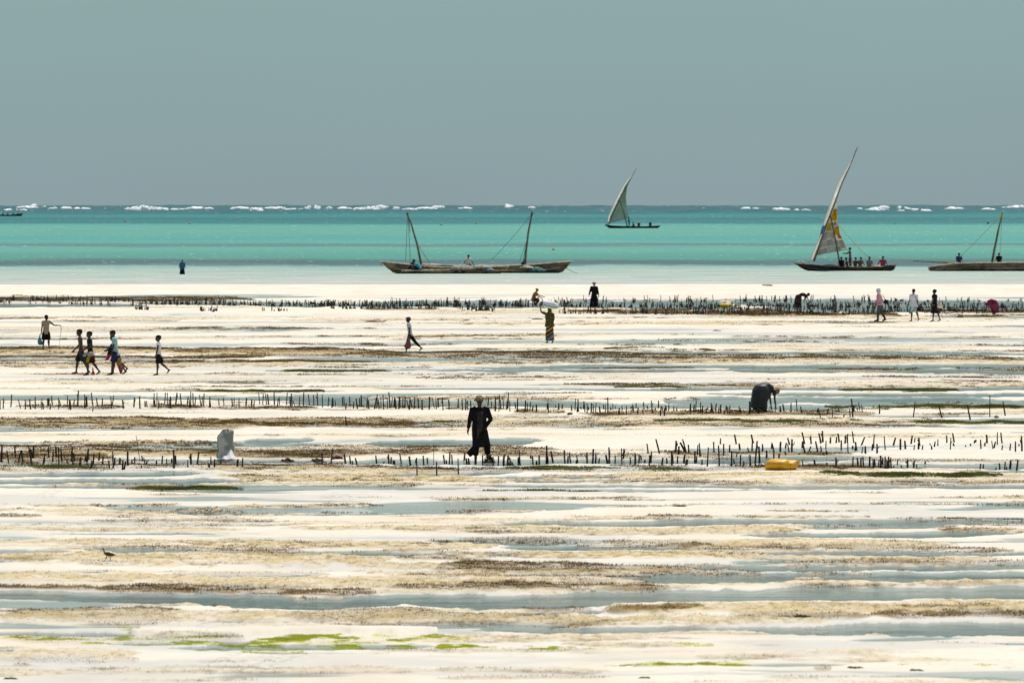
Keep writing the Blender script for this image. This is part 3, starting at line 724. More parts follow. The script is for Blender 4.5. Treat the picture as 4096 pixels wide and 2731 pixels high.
class Body:
    """joint positions of a posed figure, standing at the origin and facing +Y"""
    def __init__(s, H, lean=3, legs=((0, 0), (0, 0)), arms=((0, 8, 10), (0, 8, 10)), head=0, child=0.0, abd=(3, 3), bulk=1.0, turn=0, ground_at=None):
        s.H = H; s.bulk = bulk; s.child = child
        s.J = {}
        X = Vector((1, 0, 0))
        pel = Vector((0, 0, 0))
        for i, sd in enumerate((-1, 1)):
            a, k = legs[i][:2]; ab = R(abd[i])
            hip = Vector((sd * 0.050 * H, 0, 0))
            kn = hip + Vector((sd * math.sin(ab), math.sin(R(a)) * math.cos(ab), -math.cos(R(a)) * math.cos(ab))) * (0.245 * H)
            sh = a - k
            an = kn + Vector((sd * math.sin(ab) * 0.3, math.sin(R(sh)), -math.cos(R(sh)))) * (0.235 * H)
            fp = legs[i][2] if len(legs[i]) > 2 else (max(0, -(sh + 12)) * 1.1 if sh < -12 else (-8 if sh > 12 else 0))
            fd = Vector((sd * 0.12, math.cos(R(fp)), -math.sin(R(fp)))).normalized()
            fu = Vector((0, math.sin(R(fp)), math.cos(R(fp))))
            s.J['leg', i] = (hip, kn, an, fd, fu)
        low = min(min((an - fu * 0.040 * H - fd * 0.03 * H).z, (an - fu * 0.040 * H + fd * 0.105 * H).z) for (_, _, an, fd, fu) in (s.J['leg', 0], s.J['leg', 1]))
        if ground_at is not None: low = ground_at * H
        off = Vector((0, 0, -low))
        mx = (s.J['leg', 0][2].y + s.J['leg', 1][2].y) / 2
        off.y = -mx if lean < 60 else -mx
        for i in (0, 1):
            hip, kn, an, fd, fu = s.J['leg', i]
            s.J['leg', i] = (hip + off, kn + off, an + off, fd, fu)
        s.pel = pel + off
        s.t1, s.t2 = lean * 0.75, lean * 1.15
        s.mid = s.pel + D(s.t1) * 0.145 * H
        s.neck = s.mid + D(s.t2) * 0.170 * H
        sw = (0.108 - 0.012 * child) * H
        tr = Matrix.Rotation(R(turn), 3, 'Z')
        s.sx = tr @ X
        for i, sd in enumerate((-1, 1)):
            f, ab, e = arms[i][:3]; ab = R(ab)
            fo = arms[i][3] if len(arms[i]) > 3 else 0
            shd = s.neck + s.sx * sd * sw - D(s.t2) * 0.018 * H
            up = Vector((sd * math.sin(ab), math.sin(R(f)) * math.cos(ab), -math.cos(R(f)) * math.cos(ab)))
            el = shd + up * 0.172 * H
            g = f + e
            ab2 = ab + R(fo)
            lo = Vector((sd * math.sin(ab2), math.sin(R(g)) * math.cos(ab2), -math.cos(R(g)) * math.cos(ab2)))
            wr = el + lo * 0.148 * H
            s.J['arm', i] = (shd, el, wr, lo)
        hang = s.t2 * 0.9 + head
        s.hd = D(hang); s.hf = D(hang + 90)
        s.headc = s.neck + s.hd * (0.098 + 0.012 * child) * H
        s.hr = (1 + 0.22 * child)

    def torso(s, mb, k=1.0, up=1.0):
        H = s.H; X = Vector((1, 0, 0)); b = s.bulk
        f0, f1 = D(s.t1 * 0.3 + 90), D(s.t1 + 90); f2 = D(s.t2 + 90)
        P = s.pel; M_ = s.mid; Nk = s.neck
        secs = [(P - D(s.t1 * .3) * .06 * H, X * .050 * H, f0 * .045 * H), (P - D(s.t1 * .3) * .02 * H, X * .080 * H * b, f0 * .060 * H * b), (P + D(s.t1) * .03 * H, X * .084 * H * b, f0 * .062 * H * b),
                (P.lerp(M_, .65), X * .072 * H * b, f1 * .050 * H * b), (M_, X * .077 * H * b, f1 * .052 * H * b), (M_.lerp(Nk, .45), s.sx * .090 * H * b, f2 * .060 * H * b), (M_.lerp(Nk, .78), s.sx * .098 * H, f2 * .054 * H),
                (M_.lerp(Nk, .93), s.sx * .088 * H, f2 * .044 * H), (Nk, s.sx * .050 * H, f2 * .036 * H)]
        secs = [(c, a * k, q * k) for c, a, q in secs]
        mb.loft(secs, 14)

    def build(s, parent, skin, voxel, eyes=True, fingers=True, hair=None):
        H = s.H; b = MB()
        s.torso(b)
        b.tube([s.neck - s.hd * .03 * H, s.neck + s.hd * .02 * H, s.headc - s.hd * .03 * H], [.036 * H, .031 * H, .030 * H], 10)
        r = s.hr * H; X = Vector((1, 0, 0)); c = s.headc; u, f = s.hd, s.hf
        b.loft([(c - u * .066 * r + f * .022 * r, X * .018 * r, f * .020 * r), (c - u * .050 * r + f * .014 * r, X * .034 * r, f * .042 * r), (c - u * .022 * r + f * .004 * r, X * .042 * r, f * .054 * r), (c + u * .012 * r - f * .004 * r, X * .046 * r, f * .060 * r),
                (c + u * .038 * r - f * .006 * r, X * .043 * r, f * .056 * r), (c + u * .056 * r - f * .006 * r, X * .028 * r, f * .038 * r), (c + u * .063 * r - f * .006 * r, X * .010 * r, f * .014 * r)], 14)
        ex = MB()
        nose = c + f * .060 * r - u * .008 * r
        b.tube([c + f * .050 * r + u * .012 * r, nose, c + f * .050 * r - u * .020 * r], [.008 * r, .012 * r, .010 * r], 6)
        b.ball(c + f * .052 * r - u * .036 * r, .015 * r, .010 * r, .009 * r, 8, 5)
        for sd in (-1, 1):
            ex.ball(c + X * sd * .046 * r - f * .006 * r, .006 * r, .012 * r, .018 * r, 7, 5)
            if eyes: ex.ball(c + X * sd * .018 * r + f * .053 * r + u * .010 * r, .0065 * r, .004 * r, .0045 * r, 6, 5, 1)
        for i in (0, 1):
            shd, el, wr, lo = s.J['arm', i]
            b.tube([s.neck.lerp(shd, .55), shd, shd.lerp(el, .5), el, el.lerp(wr, .35), wr], [.030 * H, .031 * H, .026 * H, .021 * H, .022 * H, .0145 * H], 10)
            b.tube([wr - lo * .01 * H, wr + lo * .018 * H, wr + lo * .050 * H], [.014 * H, .018 * H, .014 * H], 8)
            if fingers:
                sd = (-1, 1)[i]
                side = lo.cross(Vector((1, 0, 0)))
                side = side.normalized() if side.length > .1 else Vector((0, 1, 0))
                curl = lo.cross(side).normalized() * (-sd)
                if curl.x * sd > 0: curl = -curl
                for q, ln in ((-1.5, .030), (-.5, .036), (.5, .038), (1.5, .033)):
                    p0 = wr + lo * .038 * H + side * q * .0085 * H
                    p1 = p0 + lo * ln * .6 * H + curl * .004 * H
                    p2 = p1 + (lo * .7 + curl * .7).normalized() * ln * .55 * H
                    ex.tube([p0, p1, p2], [.0056 * H, .0050 * H, .0038 * H], 6)
                p0 = wr + lo * .010 * H + side * .012 * H
                ex.tube([p0, p0 + (lo * .6 + side * .8).normalized() * .026 * H, p0 + (lo * .9 + side * .5).normalized() * .048 * H], [.0075 * H, .006 * H, .0045 * H], 6)
            hip, kn, an, fd, fu = s.J['leg', i]
            b.tube([hip + (s.mid - s.pel) * .1, hip.lerp(kn, .15), hip.lerp(kn, .55), kn, kn.lerp(an, .3) - fd * .008 * H, kn.lerp(an, .7), an], [.052 * H * s.bulk, .054 * H * s.bulk, .043 * H, .032 * H, .034 * H, .022 * H, .0185 * H], 12)
            sole = an - fu * .024 * H
            b.tube([sole - fd * .032 * H, an - fu * .012 * H, sole + fd * .035 * H, sole + fd * .075 * H - fu * .006 * H, sole + fd * .105 * H - fu * .009 * H], [.014 * H, .024 * H, .020 * H, .017 * H, .010 * H], 8, ref=Vector((1, 0, 0)))
        me = fuse(b, voxel, 1)
        o = mesh_object('body', me, [skin, EYE], parent, ex)
        if hair:
            h = MB(); k = 1.09
            h.loft([(c + u * .004 * r - f * .018 * r, X * .047 * r * k, f * .044 * r * k), (c + u * .020 * r - f * .010 * r, X * .047 * r * k, f * .056 * r * k), (c + u * .040 * r - f * .007 * r, X * .044 * r * k, f * .056 * r * k), (c + u * .060 * r - f * .006 * r, X * .029 * r * k, f * .038 * r * k), (c + u * .068 * r - f * .006 * r, X * .010 * r, f * .013 * r)], 14)
            h.ball(c - f * .034 * r - u * .004 * r, .040 * r, .030 * r, .040 * r, 10, 6)
            h.build('hair', hair, parent)
        return o

    # ---- clothing
    def shirt(s, parent, m, voxel, sleeve=0.6, k=1.13, low=0.03, name='shirt', flare=1.0):
        H = s.H; b = MB(); X = Vector((1, 0, 0)); q = s.bulk
        f0, f1, f2 = D(s.t1 * .3 + 90), D(s.t1 + 90), D(s.t2 + 90); P, M_, Nk = s.pel, s.mid, s.neck
        dn = D(s.t1 * .3)
        b.loft([(P - dn * low * H, X * .090 * H * k * q * flare, f0 * .068 * H * k * q * flare), (P + dn * .02 * H, X * .086 * H * k * q, f0 * .064 * H * k * q), (P.lerp(M_, .65), X * .078 * H * k * q, f1 * .056 * H * k * q), (M_, X * .080 * H * k * q, f1 * .056 * H * k * q), (M_.lerp(Nk, .45), s.sx * .091 * H * k * q, f2 * .062 * H * k * q),
                (M_.lerp(Nk, .78), s.sx * .098 * H * k, f2 * .055 * H * k), (M_.lerp(Nk, .94), s.sx * .088 * H * k, f2 * .045 * H * k), (Nk + D(s.t2) * .004 * H, s.sx * .046 * H * k, f2 * .040 * H * k)], 16, fold=.035, nf=7, ph=1.0)
        if sleeve > 0:
            for i in (0, 1):
                shd, el, wr, lo = s.J['arm', i]
                pts = [s.neck.lerp(shd, .5), shd, shd.lerp(el, min(sleeve, .98))]; rr = [.036 * H, .041 * H, .037 * H]
                if sleeve > 1: pts += [el, el.lerp(wr, sleeve - 1)]; rr += [.032 * H, .027 * H]
                b.tube(pts, rr, 10)
        return mesh_object(name, fuse(b, voxel, 1), m, parent)

    def trousers(s, parent, m, voxel, end=0.5, k=1.18, name='trousers', loose=1.0):
        H = s.H; b = MB(); X = Vector((1, 0, 0)); f0 = D(s.t1 * .3 + 90); P = s.pel; dn = D(s.t1 * .3)
        b.loft([(P - dn * .065 * H, X * .070 * H, f0 * .055 * H), (P - dn * .02 * H, X * .088 * H * s.bulk, f0 * .066 * H * s.bulk), (P + dn * .05 * H, X * .088 * H * s.bulk, f0 * .066 * H * s.bulk)], 14)
        for i in (0, 1):
            hip, kn, an, fd, fu = s.J['leg', i]
            pts = [hip, hip.lerp(kn, .2)]; rr = [.056 * H, .057 * H * k * .93]
            if end <= 1: pts += [hip.lerp(kn, end)]; rr += [.046 * H * k * loose]
            else: pts += [hip.lerp(kn, .6), kn, kn.lerp(an, (end - 1) * .5), kn.lerp(an, end - 1)]; rr += [.046 * H * k, .038 * H * k * loose, .036 * H * k * loose, .029 * H * k * loose]
            b.tube(pts, rr, 12)
        return mesh_object(name, fuse(b, voxel, 1), m, parent)

    def skirt(s, parent, m, hem=0.06, k=1.0, name='skirt', flare=1.0, top=.04, voxel=None, with_torso=False, sleeve=0, extra=None):
        """cloth from the waist (or shoulders) to a hem at height hem*H, round both legs"""
        H = s.H; b = MB(); X = Vector((1, 0, 0)); P = s.pel
        lg = [s.J['leg', 0], s.J['leg', 1]]
        def lev(z):
            pts = []
            for hip, kn, an, fd, fu in lg:
                for A, B in ((hip, kn), (kn, an)):
                    if (A.z - z) * (B.z - z) <= 0 and abs(A.z - B.z) > 1e-5: pts.append(A.lerp(B, (A.z - z) / (A.z - B.z))); break
                else: pts.append(an if z < an.z else kn)
            return pts
        secs = []
        f0 = D(s.t1 * .3 + 90)
        n = 7
        for j in range(n):
            t = j / (n - 1); z = P.z + (hem * H - P.z) * (1 - t) - .0
            if t > .97: break
            a, c_ = lev(z)
            ce = (a + c_) / 2; ce.z = z
            rx = abs(a.x - c_.x) / 2 + (.058 + .018 * (1 - t)) * H * k * (flare if t < .5 else 1); ry = abs(a.y - c_.y) / 2 + (.056 + .016 * (1 - t)) * H * k * (flare if t < .5 else 1)
            secs.append((ce, X * max(rx, .075 * H), Vector((0, 1, 0)) * max(ry, .07 * H)))
        secs.append((P - D(s.t1 * .3) * .01 * H, X * .094 * H * s.bulk, f0 * .074 * H * s.bulk))
        secs.append((P + D(s.t1) * top * H, X * .086 * H * s.bulk, f0 * .064 * H * s.bulk))
        b.loft(secs, 20, fold=.05, nf=6, ph=.6)
        if with_torso:
            s.torso(b, 1.16)
            if sleeve > 0:
                for i in (0, 1):
                    shd, el, wr, lo = s.J['arm', i]
                    pts = [s.neck.lerp(shd, .5), shd, shd.lerp(el, min(sleeve, .98))]; rr = [.038 * H, .044 * H, .042 * H]
                    if sleeve > 1: pts += [el, el.lerp(wr, sleeve - 1)]; rr += [.038 * H, .034 * H]
                    b.tube(pts, rr, 10)
        if extra: extra(b)
        return mesh_object(name, fuse(b, voxel or .02, 1), m, parent)

    def scarf(s, parent, m, voxel, k=1.15, drape=True, name='headscarf'):
        H = s.H; b = MB(); r = s.hr * H; c, u, f = s.headc, s.hd, s.hf; X = Vector((1, 0, 0))
        b.loft([(c - u * .01 * r - f * .016 * r, X * .050 * r * k, f * .050 * r * k), (c + u * .020 * r - f * .008 * r, X * .050 * r * k, f * .060 * r * k), (c + u * .045 * r - f * .008 * r, X * .044 * r * k, f * .054 * r * k), (c + u * .066 * r - f * .010 * r, X * .024 * r * k, f * .030 * r * k)], 14, fold=.03, nf=5)
        if drape:
            b.loft([(s.neck - D(s.t2) * .035 * H, s.sx * .100 * H, D(s.t2 + 90) * .062 * H), (s.neck + s.hd * .01 * H, s.sx * .070 * H, D(s.t2 + 90) * .056 * H), (c - u * .02 * r - f * .020 * r, X * .050 * r * k, f * .044 * r * k)], 14)
        return mesh_object(name, fuse(b, voxel, 1), m, parent)

def cloth(name, col, var=.15, sc=3.0, rough=.9, c2=None, tr=0.0):
    return mat(name, col, rough, var, sc, .15, c2, tr)

def stand(xs, ys, label, heading, group=None, zoff=0.0, flat=True):
    """an Empty for a person on the flat: photograph point of the feet, and the compass heading it faces (0 = away, 90 = right)"""
    p = on_ground(xs, ys, 0.0)
    z = ground_z(p.x, p.y) if flat else p.z
    o = empty('person', Vector((p.x, p.y, max(z, -0.02) + zoff)), -R(heading))
    tag(o, label, 'person', group)
    return o

def metres(px, ys):                           # photograph pixels at the ground distance of row ys
    return px * on_ground(2048, ys).y / F_SRC

BLACK = cloth('black_cloth', (0.012, 0.012, 0.013), .3)
DARK = cloth('charcoal_cloth', (0.022, 0.022, 0.024), .3)

# foreground walker in dark robes
V1 = .014
p = stand(1918, 1853, 'person in long black robe and jacket with tan turban among the near stakes', 176)
b = Body(metres(272, 1853), 3, ((20, 34), (-2, 4)), ((-12, 20, 24, -56), (6, 13, 12, -3)), -2, abd=(13, 1), bulk=1.14)
b.build(p, SKIN, V1, hair=None)
m = cloth('dark_robe', (0.016, 0.013, 0.013), .3, 4)
def flap(mb):
    H = b.H
    mb.loft([(Vector((.02, .02, .40)) * H, Vector((.06, 0, 0)) * H, Vector((0, .05, 0)) * H), (Vector((.05, .0, .27)) * H, Vector((.06, 0, 0)) * H, Vector((0, .045, 0)) * H), (Vector((.10, -.02, .19)) * H, Vector((.055, 0, .02)) * H, Vector((0, .035, 0)) * H), (Vector((.165, -.03, .135)) * H, Vector((.030, 0, .035)) * H, Vector((0, .022, 0)) * H)], 12, fold=.08)
b.skirt(p, m, .25, .84, 'robe', .84, voxel=V1, extra=flap)
b.trousers(p, cloth('dark_trousers', (0.014, 0.013, 0.013), .3), V1, 1.62, 1.2, loose=1.15)
b.shirt(p, cloth('black_jacket', (0.013, 0.011, 0.013), .3), V1, 1.85, 1.16, .12, 'jacket', .92)
H = b.H; nk = b.neck
s_ = MB()
for sx in (-.018, .020):
    s_.loft([(nk + Vector((sx * H, .066 * H, -.055 * H)), Vector((.020, 0, 0)) * H, Vector((0, .008, 0)) * H), (nk + Vector((sx * H, .080 * H, -.15 * H)), Vector((.022, 0, 0)) * H, Vector((0, .008, 0)) * H), (nk + Vector((sx * 1.1 * H, .094 * H, -.28 * H)), Vector((.021, 0, 0)) * H, Vector((0, .007, 0)) * H), (nk + Vector((sx * .9 * H + .012 * H, .098 * H, (-.46 if sx > 0 else -.36) * H)), Vector((.017, 0, 0)) * H, Vector((0, .006, 0)) * H)], 10)
s_.build('hanging_scarf', cloth('grey_scarf', (0.038, 0.034, 0.031), .3, 6), p)
t_ = MB(); c, u, f = b.headc, b.hd, b.hf; r = H
for q, (zz, rr) in enumerate(((.018, 1.16), (.034, 1.18), (.048, 1.08), (.060, .82))):
    pts = []
    for j in range(15):
        a = 2 * math.pi * j / 14
        pts.append(c + u * (zz + .012 * math.sin(a + q)) * r + Vector((math.cos(a) * .043 * rr * r, 0, 0)) + f * (math.sin(a) * .054 * rr - .006) * r)
    t_.tube(pts, .0135 * r, 8)
t_.ball(c + u * .058 * r, .036 * r, .044 * r, .022 * r)
t_.tube([c + u * .050 * r + Vector((-.030 * r, .04 * r, 0)), c + u * .030 * r + Vector((.040 * r, .045 * r, 0)), c + u * .006 * r + Vector((.080 * r, .02 * r, 0))], [.016 * r, .022 * r, .018 * r], 8)
mesh_object('turban', fuse(t_, .010, 1), mat('tan_turban', (0.36, 0.25, 0.14), .9, .2, 14, .1, (0.09, 0.05, 0.025)), p)

# bending woman in the middle farm
p = stand(3040, 1656, 'person in dark green dress bent double over the middle farm stakes', 64)
H = metres(196, 1656)
b = Body(H, 116, ((-4, 4), (6, 8)), ((10, 6, 2), (2, 4, 4)), -34, abd=(6, 6), bulk=1.3)
b.build(p, mat('warm_dark_skin', (0.085, 0.042, 0.024), .5, .1, 8), .016, hair=None)
def drapery(b, w=1.0, fwd=.5, hem=.06):
    """the loose front and back of a long dress on a figure bent double"""
    def f(mb):
        H = b.H; X = Vector((1, 0, 0)); Y = Vector((0, 1, 0)); P = b.pel; T = P.lerp(b.neck, fwd)
        top = max(P.z, T.z) + .045 * H
        secs = []
        for t in (0, .25, .5, .75, .92, 1.0):
            z = hem * H + (top - hem * H) * t
            back = P.y - (.125 - .02 * t) * H * w - (.05 * H * (1 - t)); front = (P.y * (1 - .75) + T.y * .75) + .02 * H if t > .4 else P.y * .55 + T.y * .45 + .02 * H
            k = 1.0 if t < .8 else (.80 if t < .95 else .42)
            secs.append((Vector((0, (back + front) / 2, z)), X * .125 * H * w * k, Y * (front - back) / 2 * k))
        mb.loft(secs, 22, fold=.035, nf=8)
    return f
b.skirt(p, mat('dark_green_dress', (0.020, 0.026, 0.028), .6, .3, 5, .4, (0.012, 0.012, 0.015)), .03, 1.2, 'dress', 1.15, voxel=.016, with_torso=True, sleeve=.5, extra=drapery(b, 1.45, .92, .08))
b.scarf(p, cloth('ochre_scarf', (0.42, 0.30, 0.15), .25, 12, c2=(0.18, 0.09, 0.04)), .014, 1.2, True)

# the boys
GB = 'children walking along the flat'
V2 = .014
p = stand(330, 1500, 'shirtless boy in dark knee shorts leading the walking group', -90, GB)
b = Body(metres(180, 1500), 6, ((-16, 10, 18), (22, 16)), ((-8, 6, 14), (10, 8, 34)), 0, child=.35, bulk=.88)
b.build(p, SKIN, V2, hair=HAIR)
b.trousers(p, cloth('dark_teal_shorts', (0.022, 0.032, 0.036), .3), V2, .98, 1.25, 'shorts', 1.1)
p = stand(374, 1503, 'boy in dark t-shirt and maroon shorts with lime stripes beside the shirtless boy', -86, GB)
b = Body(metres(175, 1503), 4, ((14, 16), (-12, 26, 26)), ((-16, 12, 84), (12, 6, 50)), -2, child=.4, bulk=.9)
b.build(p, SKIN, V2, hair=HAIR)
b.shirt(p, cloth('dark_blue_tee', (0.016, 0.022, 0.028), .3), V2, .62, 1.14, .05, 't_shirt')
b.trousers(p, cloth('maroon_shorts', (0.10, 0.015, 0.018), .35, 5), V2, .96, 1.3, 'shorts', 1.2)
st = MB()
for q in (-.022, 0.0, .022):
    hip, kn, an, fd, fu = b.J['leg', 0]
    o_ = Vector((-.069 * b.H, q * b.H, 0))
    st.tube([hip.lerp(kn, .30) + o_, hip.lerp(kn, .6) + o_ * 1.0, hip.lerp(kn, .92) + o_ * .95], .0062 * b.H, 6)
st.build('side_stripe', cloth('lime_stripe', (0.42, 0.60, 0.03), .1), p)
p = stand(474, 1503, 'boy in pale blue polo shirt and navy shorts walking left', -90, GB)
b = Body(metres(180, 1503), 6, ((14, 8), (-20, 14, 24)), ((4, 5, 10), (16, 6, 40)), 12, child=.4, bulk=.92)
b.build(p, SKIN, V2, hair=HAIR)
b.shirt(p, cloth('pale_blue_polo', (0.29, 0.49, 0.50), .12), V2, .66, 1.18, .08, 'polo_shirt')
b.trousers(p, cloth('navy_shorts', (0.022, 0.030, 0.085), .3), V2, .95, 1.25, 'shorts', 1.15)
q_ = on_ground(478, 1497)
p = stand(480, 1497, 'boy hidden behind the pale blue polo shirt, holding out a bundle', -90, GB)
b = Body(metres(154, 1497), 10, ((12, 6), (-24, 24, 32)), ((34, 6, 62), (20, 4, 50)), 14, child=.4, bulk=.85)
b.build(p, SKIN, V2, hair=HAIR)
b.trousers(p, cloth('black_shorts', (0.02, 0.02, 0.03), .3), V2, .9, 1.2, 'shorts', 1.1)
b.shirt(p, cloth('dull_blue_tee', (0.20, 0.33, 0.36), .2), V2, .55, 1.05, .02, 't_shirt')
p = stand(652, 1503, 'small child in white vest and black shorts walking last in the group', -90, GB)
b = Body(metres(157, 1503), 2, ((8, 6), (-16, 34, 40)), ((8, 6, 8), (-6, 6, 12)), 2, child=.8, bulk=.92)
b.build(p, SKIN, V2, hair=HAIR)
b.shirt(p, cloth('white_vest', (0.74, 0.70, 0.69), .06), V2, .3, 1.12, .05, 'vest')
b.trousers(p, BLACK, V2, .9, 1.25, 'shorts', 1.1)
p = stand(184, 1403, 'boy in faded tan t-shirt seen from behind dangling a weighted line', 14, GB)
b = Body(metres(137, 1403), 4, ((-8, 6), (12, 6)), ((-6, 8, 6), (14, 50, 14, 40)), 4, child=.55, bulk=.95)
b.build(p, SKIN, .016, hair=HAIR)
b.shirt(p, cloth('faded_tan_tee', (0.36, 0.30, 0.22), .12), .016, .55, 1.18, .07, 't_shirt')
b.trousers(p, BLACK, .016, .95, 1.3, 'shorts', 1.15)
TANBOY = (p, b)
p = stand(1655, 1411, 'boy with diving mask on his head in pale t-shirt striding left', -90, GB)
b = Body(metres(146, 1411), 8, ((18, 10), (-34, 12, 34)), ((-8, 8, 14), (-22, 10, 26)), -4, child=.3, bulk=.9)
b.build(p, SKIN, .016, hair=HAIR)
b.shirt(p, cloth('pale_lilac_tee', (0.62, 0.58, 0.60), .08), .016, .55, 1.16, .04, 't_shirt')
b.trousers(p, DARK, .016, 1.7, 1.15, 'trousers', 1.0)
mk = MB(); c = b.headc; r = b.hr * b.H
mk.box(c + b.hd * .045 * r + b.hf * .058 * r, .075 * r, .020 * r, .032 * r, 0, Matrix.Rotation(R(-30), 3, 'X'))
mk.tube([c + b.hd * .03 * r + Vector((math.cos(a) * .052 * r, 0, 0)) + b.hf * (math.sin(a) * .062 - .006) * r for a in np.linspace(0, 2 * math.pi, 14)], .005 * r, 6)
mk.build('diving_mask', mat('blue_grey_mask', (0.10, 0.14, 0.22), .3, .1), p)
MASKBOY = (p, b)

# woman with the sack on her head
p = stand(2200, 1374, 'person in olive wrap and striped skirt carrying a sack on the head', -24)
b = Body(metres(142, 1374), 2, ((6, 6), (-4, 8, 8)), ((14, 112, 0, 52), (4, 10, 40, -20)), 0, bulk=1.2, abd=(2, 2))
b.build(p, SKIN, .016, hair=None)
STRIPE, N, L = attr_mat('striped_kanga')
o_ = N.new('ShaderNodeOutputMaterial'); pb = N.new('ShaderNodeBsdfPrincipled'); pb.inputs['Roughness'].default_value = .9
tcs = N.new('ShaderNodeTexCoord').outputs['Object']
mp = N.new('ShaderNodeMapping'); mp.inputs['Rotation'].default_value = (0, R(32), 0); L.new(tcs, mp.inputs[0])
sx = N.new('ShaderNodeSeparateXYZ'); L.new(mp.outputs[0], sx.inputs[0])
fr = math_node(N, L, 'FRACT', math_node(N, L, 'ADD', math_node(N, L, 'MULTIPLY', sx.outputs['Z'], 2.1), math_node(N, L, 'MULTIPLY', noise_node(N, L, tcs, 4.0), .12)))
rp = N.new('ShaderNodeValToRGB'); rp.color_ramp.interpolation = 'CONSTANT'
cols_ = [(0, (.012, .010, .012)), (.13, (.42, .22, .035)), (.30, (.05, .012, .02)), (.44, (.33, .25, .20)), (.54, (.03, .16, .20)), (.70, (.055, .014, .028)), (.84, (.38, .19, .03)), (.93, (.015, .03, .035))]
for i, (ps, cc) in enumerate(cols_):
    e = rp.color_ramp.elements[i] if i < 2 else rp.color_ramp.elements.new(ps)
    e.position = ps; e.color = (*cc, 1)
L.new(fr, rp.inputs[0]); L.new(rp.outputs[0], pb.inputs['Base Color']); L.new(pb.outputs[0], o_.inputs[0])
b.skirt(p, STRIPE, .075, 1.0, 'wrap_skirt', 1.0, voxel=.016)
OLIVE = cloth('olive_wrap', (0.13, 0.105, 0.025), .35, 9, c2=(0.05, 0.04, 0.012))
b.shirt(p, OLIVE, .016, .75, 1.28, .06, 'wrap_top', 1.05)
b.scarf(p, OLIVE, .016, 1.15, True)
SACKW = (p, b)

# walkers and workers by the far farm
V3 = .022
p = stand(2376, 1226, 'person in long black dress and pink headscarf standing in far farm', 12, zoff=-.12)
b = Body(metres(106, 1226), 1, ((4, 4), (-4, 4)), ((-4, 16, 8), (0, 12, 6)), 0, bulk=1.1, child=.35)
b.build(p, SKIN_BROWN, V3)
b.skirt(p, BLACK, .05, 1.15, 'dress', 1.2, voxel=V3, with_torso=True, sleeve=1.85)
b.scarf(p, cloth('dusty_pink_scarf', (0.36, 0.22, 0.21), .15, 8), V3, 1.42, False)
p = stand(2142, 1228, 'person in orange wrap and green headscarf crouching among far stakes', 84)
b = Body(metres(101, 1228), 22, ((95, 130), (80, 125)), ((30, 8, 34), (46, 6, 30)), 2, bulk=1.1)
b.build(p, SKIN, V3)
b.shirt(p, cloth('orange_wrap', (0.48, 0.20, 0.04), .3, 7, c2=(0.12, 0.05, 0.02)), V3, .5, 1.22, .04, 'wrap_top')
b.trousers(p, cloth('brown_wrap', (0.07, 0.035, 0.02), .3), V3, .95, 1.25, 'wrap_skirt')
b.scarf(p, cloth('green_scarf', (0.22, 0.36, 0.16), .25, 12), V3, 1.2, False)
p = stand(3192, 1236, 'person in dark brown clothes bending to the right over the far stakes', 82)
b = Body(metres(100, 1236), 82, ((-6, 4), (8, 10)), ((10, 6, 10), (24, 6, 8)), 0, abd=(5, 5), bulk=1.2)
b.build(p, SKIN, V3, hair=HAIR)
b.skirt(p, cloth('dark_brown_dress', (0.055, 0.032, 0.028), .3, 5), .05, 1.15, 'dress', 1.1, voxel=V3, with_torso=True, sleeve=.8, extra=drapery(b, 1.25, .5, .06))
p = stand(3526, 1289, 'person in pink hooded top, white headscarf and grey jeans', -84)
b = Body(metres(133, 1289), 5, ((10, 8), (-12, 16, 20)), ((4, 10, 20), (16, 8, 26)), 4, bulk=1.1)
b.build(p, SKIN_BROWN, V3)
b.trousers(p, cloth('grey_jeans', (0.085, 0.10, 0.12), .2), V3, 1.55, 1.2, 'jeans', 1.1)
b.shirt(p, cloth('pink_top', (0.62, 0.33, 0.38), .12, 4), V3, 1.7, 1.3, .04, 'hooded_top', 1.05)
b.scarf(p, cloth('white_scarf', (0.72, 0.70, 0.72), .08), V3, 1.2, True)
bt = MB()
for i in (0, 1):
    hip, kn, an, fd, fu = b.J['leg', i]
    bt.tube([kn.lerp(an, .35), kn.lerp(an, .7), an - fu * .02 * b.H], [.036 * b.H, .034 * b.H, .034 * b.H], 10)
    bt.tube([an - fu * .02 * b.H - fd * .03 * b.H, an - fu * .022 * b.H + fd * .05 * b.H, an - fu * .026 * b.H + fd * .11 * b.H], [.026 * b.H, .026 * b.H, .018 * b.H], 8)
mesh_object('boots', fuse(bt, .018, 1), mat('black_rubber', (0.012, 0.013, 0.016), .4, .1), p)
JEANS = (p, b)
p = stand(3660, 1289, 'person in loose white shirt and blue flowered shorts', -28)
b = Body(metres(130, 1289), 3, ((8, 6), (-14, 14, 20)), ((-2, 12, 30), (4, 12, 12)), 2)
b.build(p, SKIN_BROWN, V3, hair=HAIR)
b.trousers(p, mat('flowered_cloth', (0.70, 0.70, 0.66), .9, .1, 7, .1, (0.03, 0.30, 0.40)), V3, .92, 1.35, 'shorts', 1.25)
b.shirt(p, cloth('loose_white_shirt', (0.74, 0.72, 0.76), .06), V3, .8, 1.32, .07, 'shirt', 1.05)
SHIRTW = (p, b)
p = stand(3746, 1289, 'person with big dark hair in black knee length dress', -62)
b = Body(metres(127, 1289), 2, ((6, 4), (-14, 8, 14)), ((2, 8, 14), (-4, 10, 20)), 2)
b.build(p, SKIN_BROWN, V3)
b.skirt(p, BLACK, .25, 1.1, 'dress', 1.25, voxel=V3, with_torso=True, sleeve=.5)
hb = MB(); hb.ball(b.headc + b.hd * .018 * b.H - b.hf * .012 * b.H, .068 * b.H, .068 * b.H, .062 * b.H, 12, 9); hb.build('hair', HAIR, p)
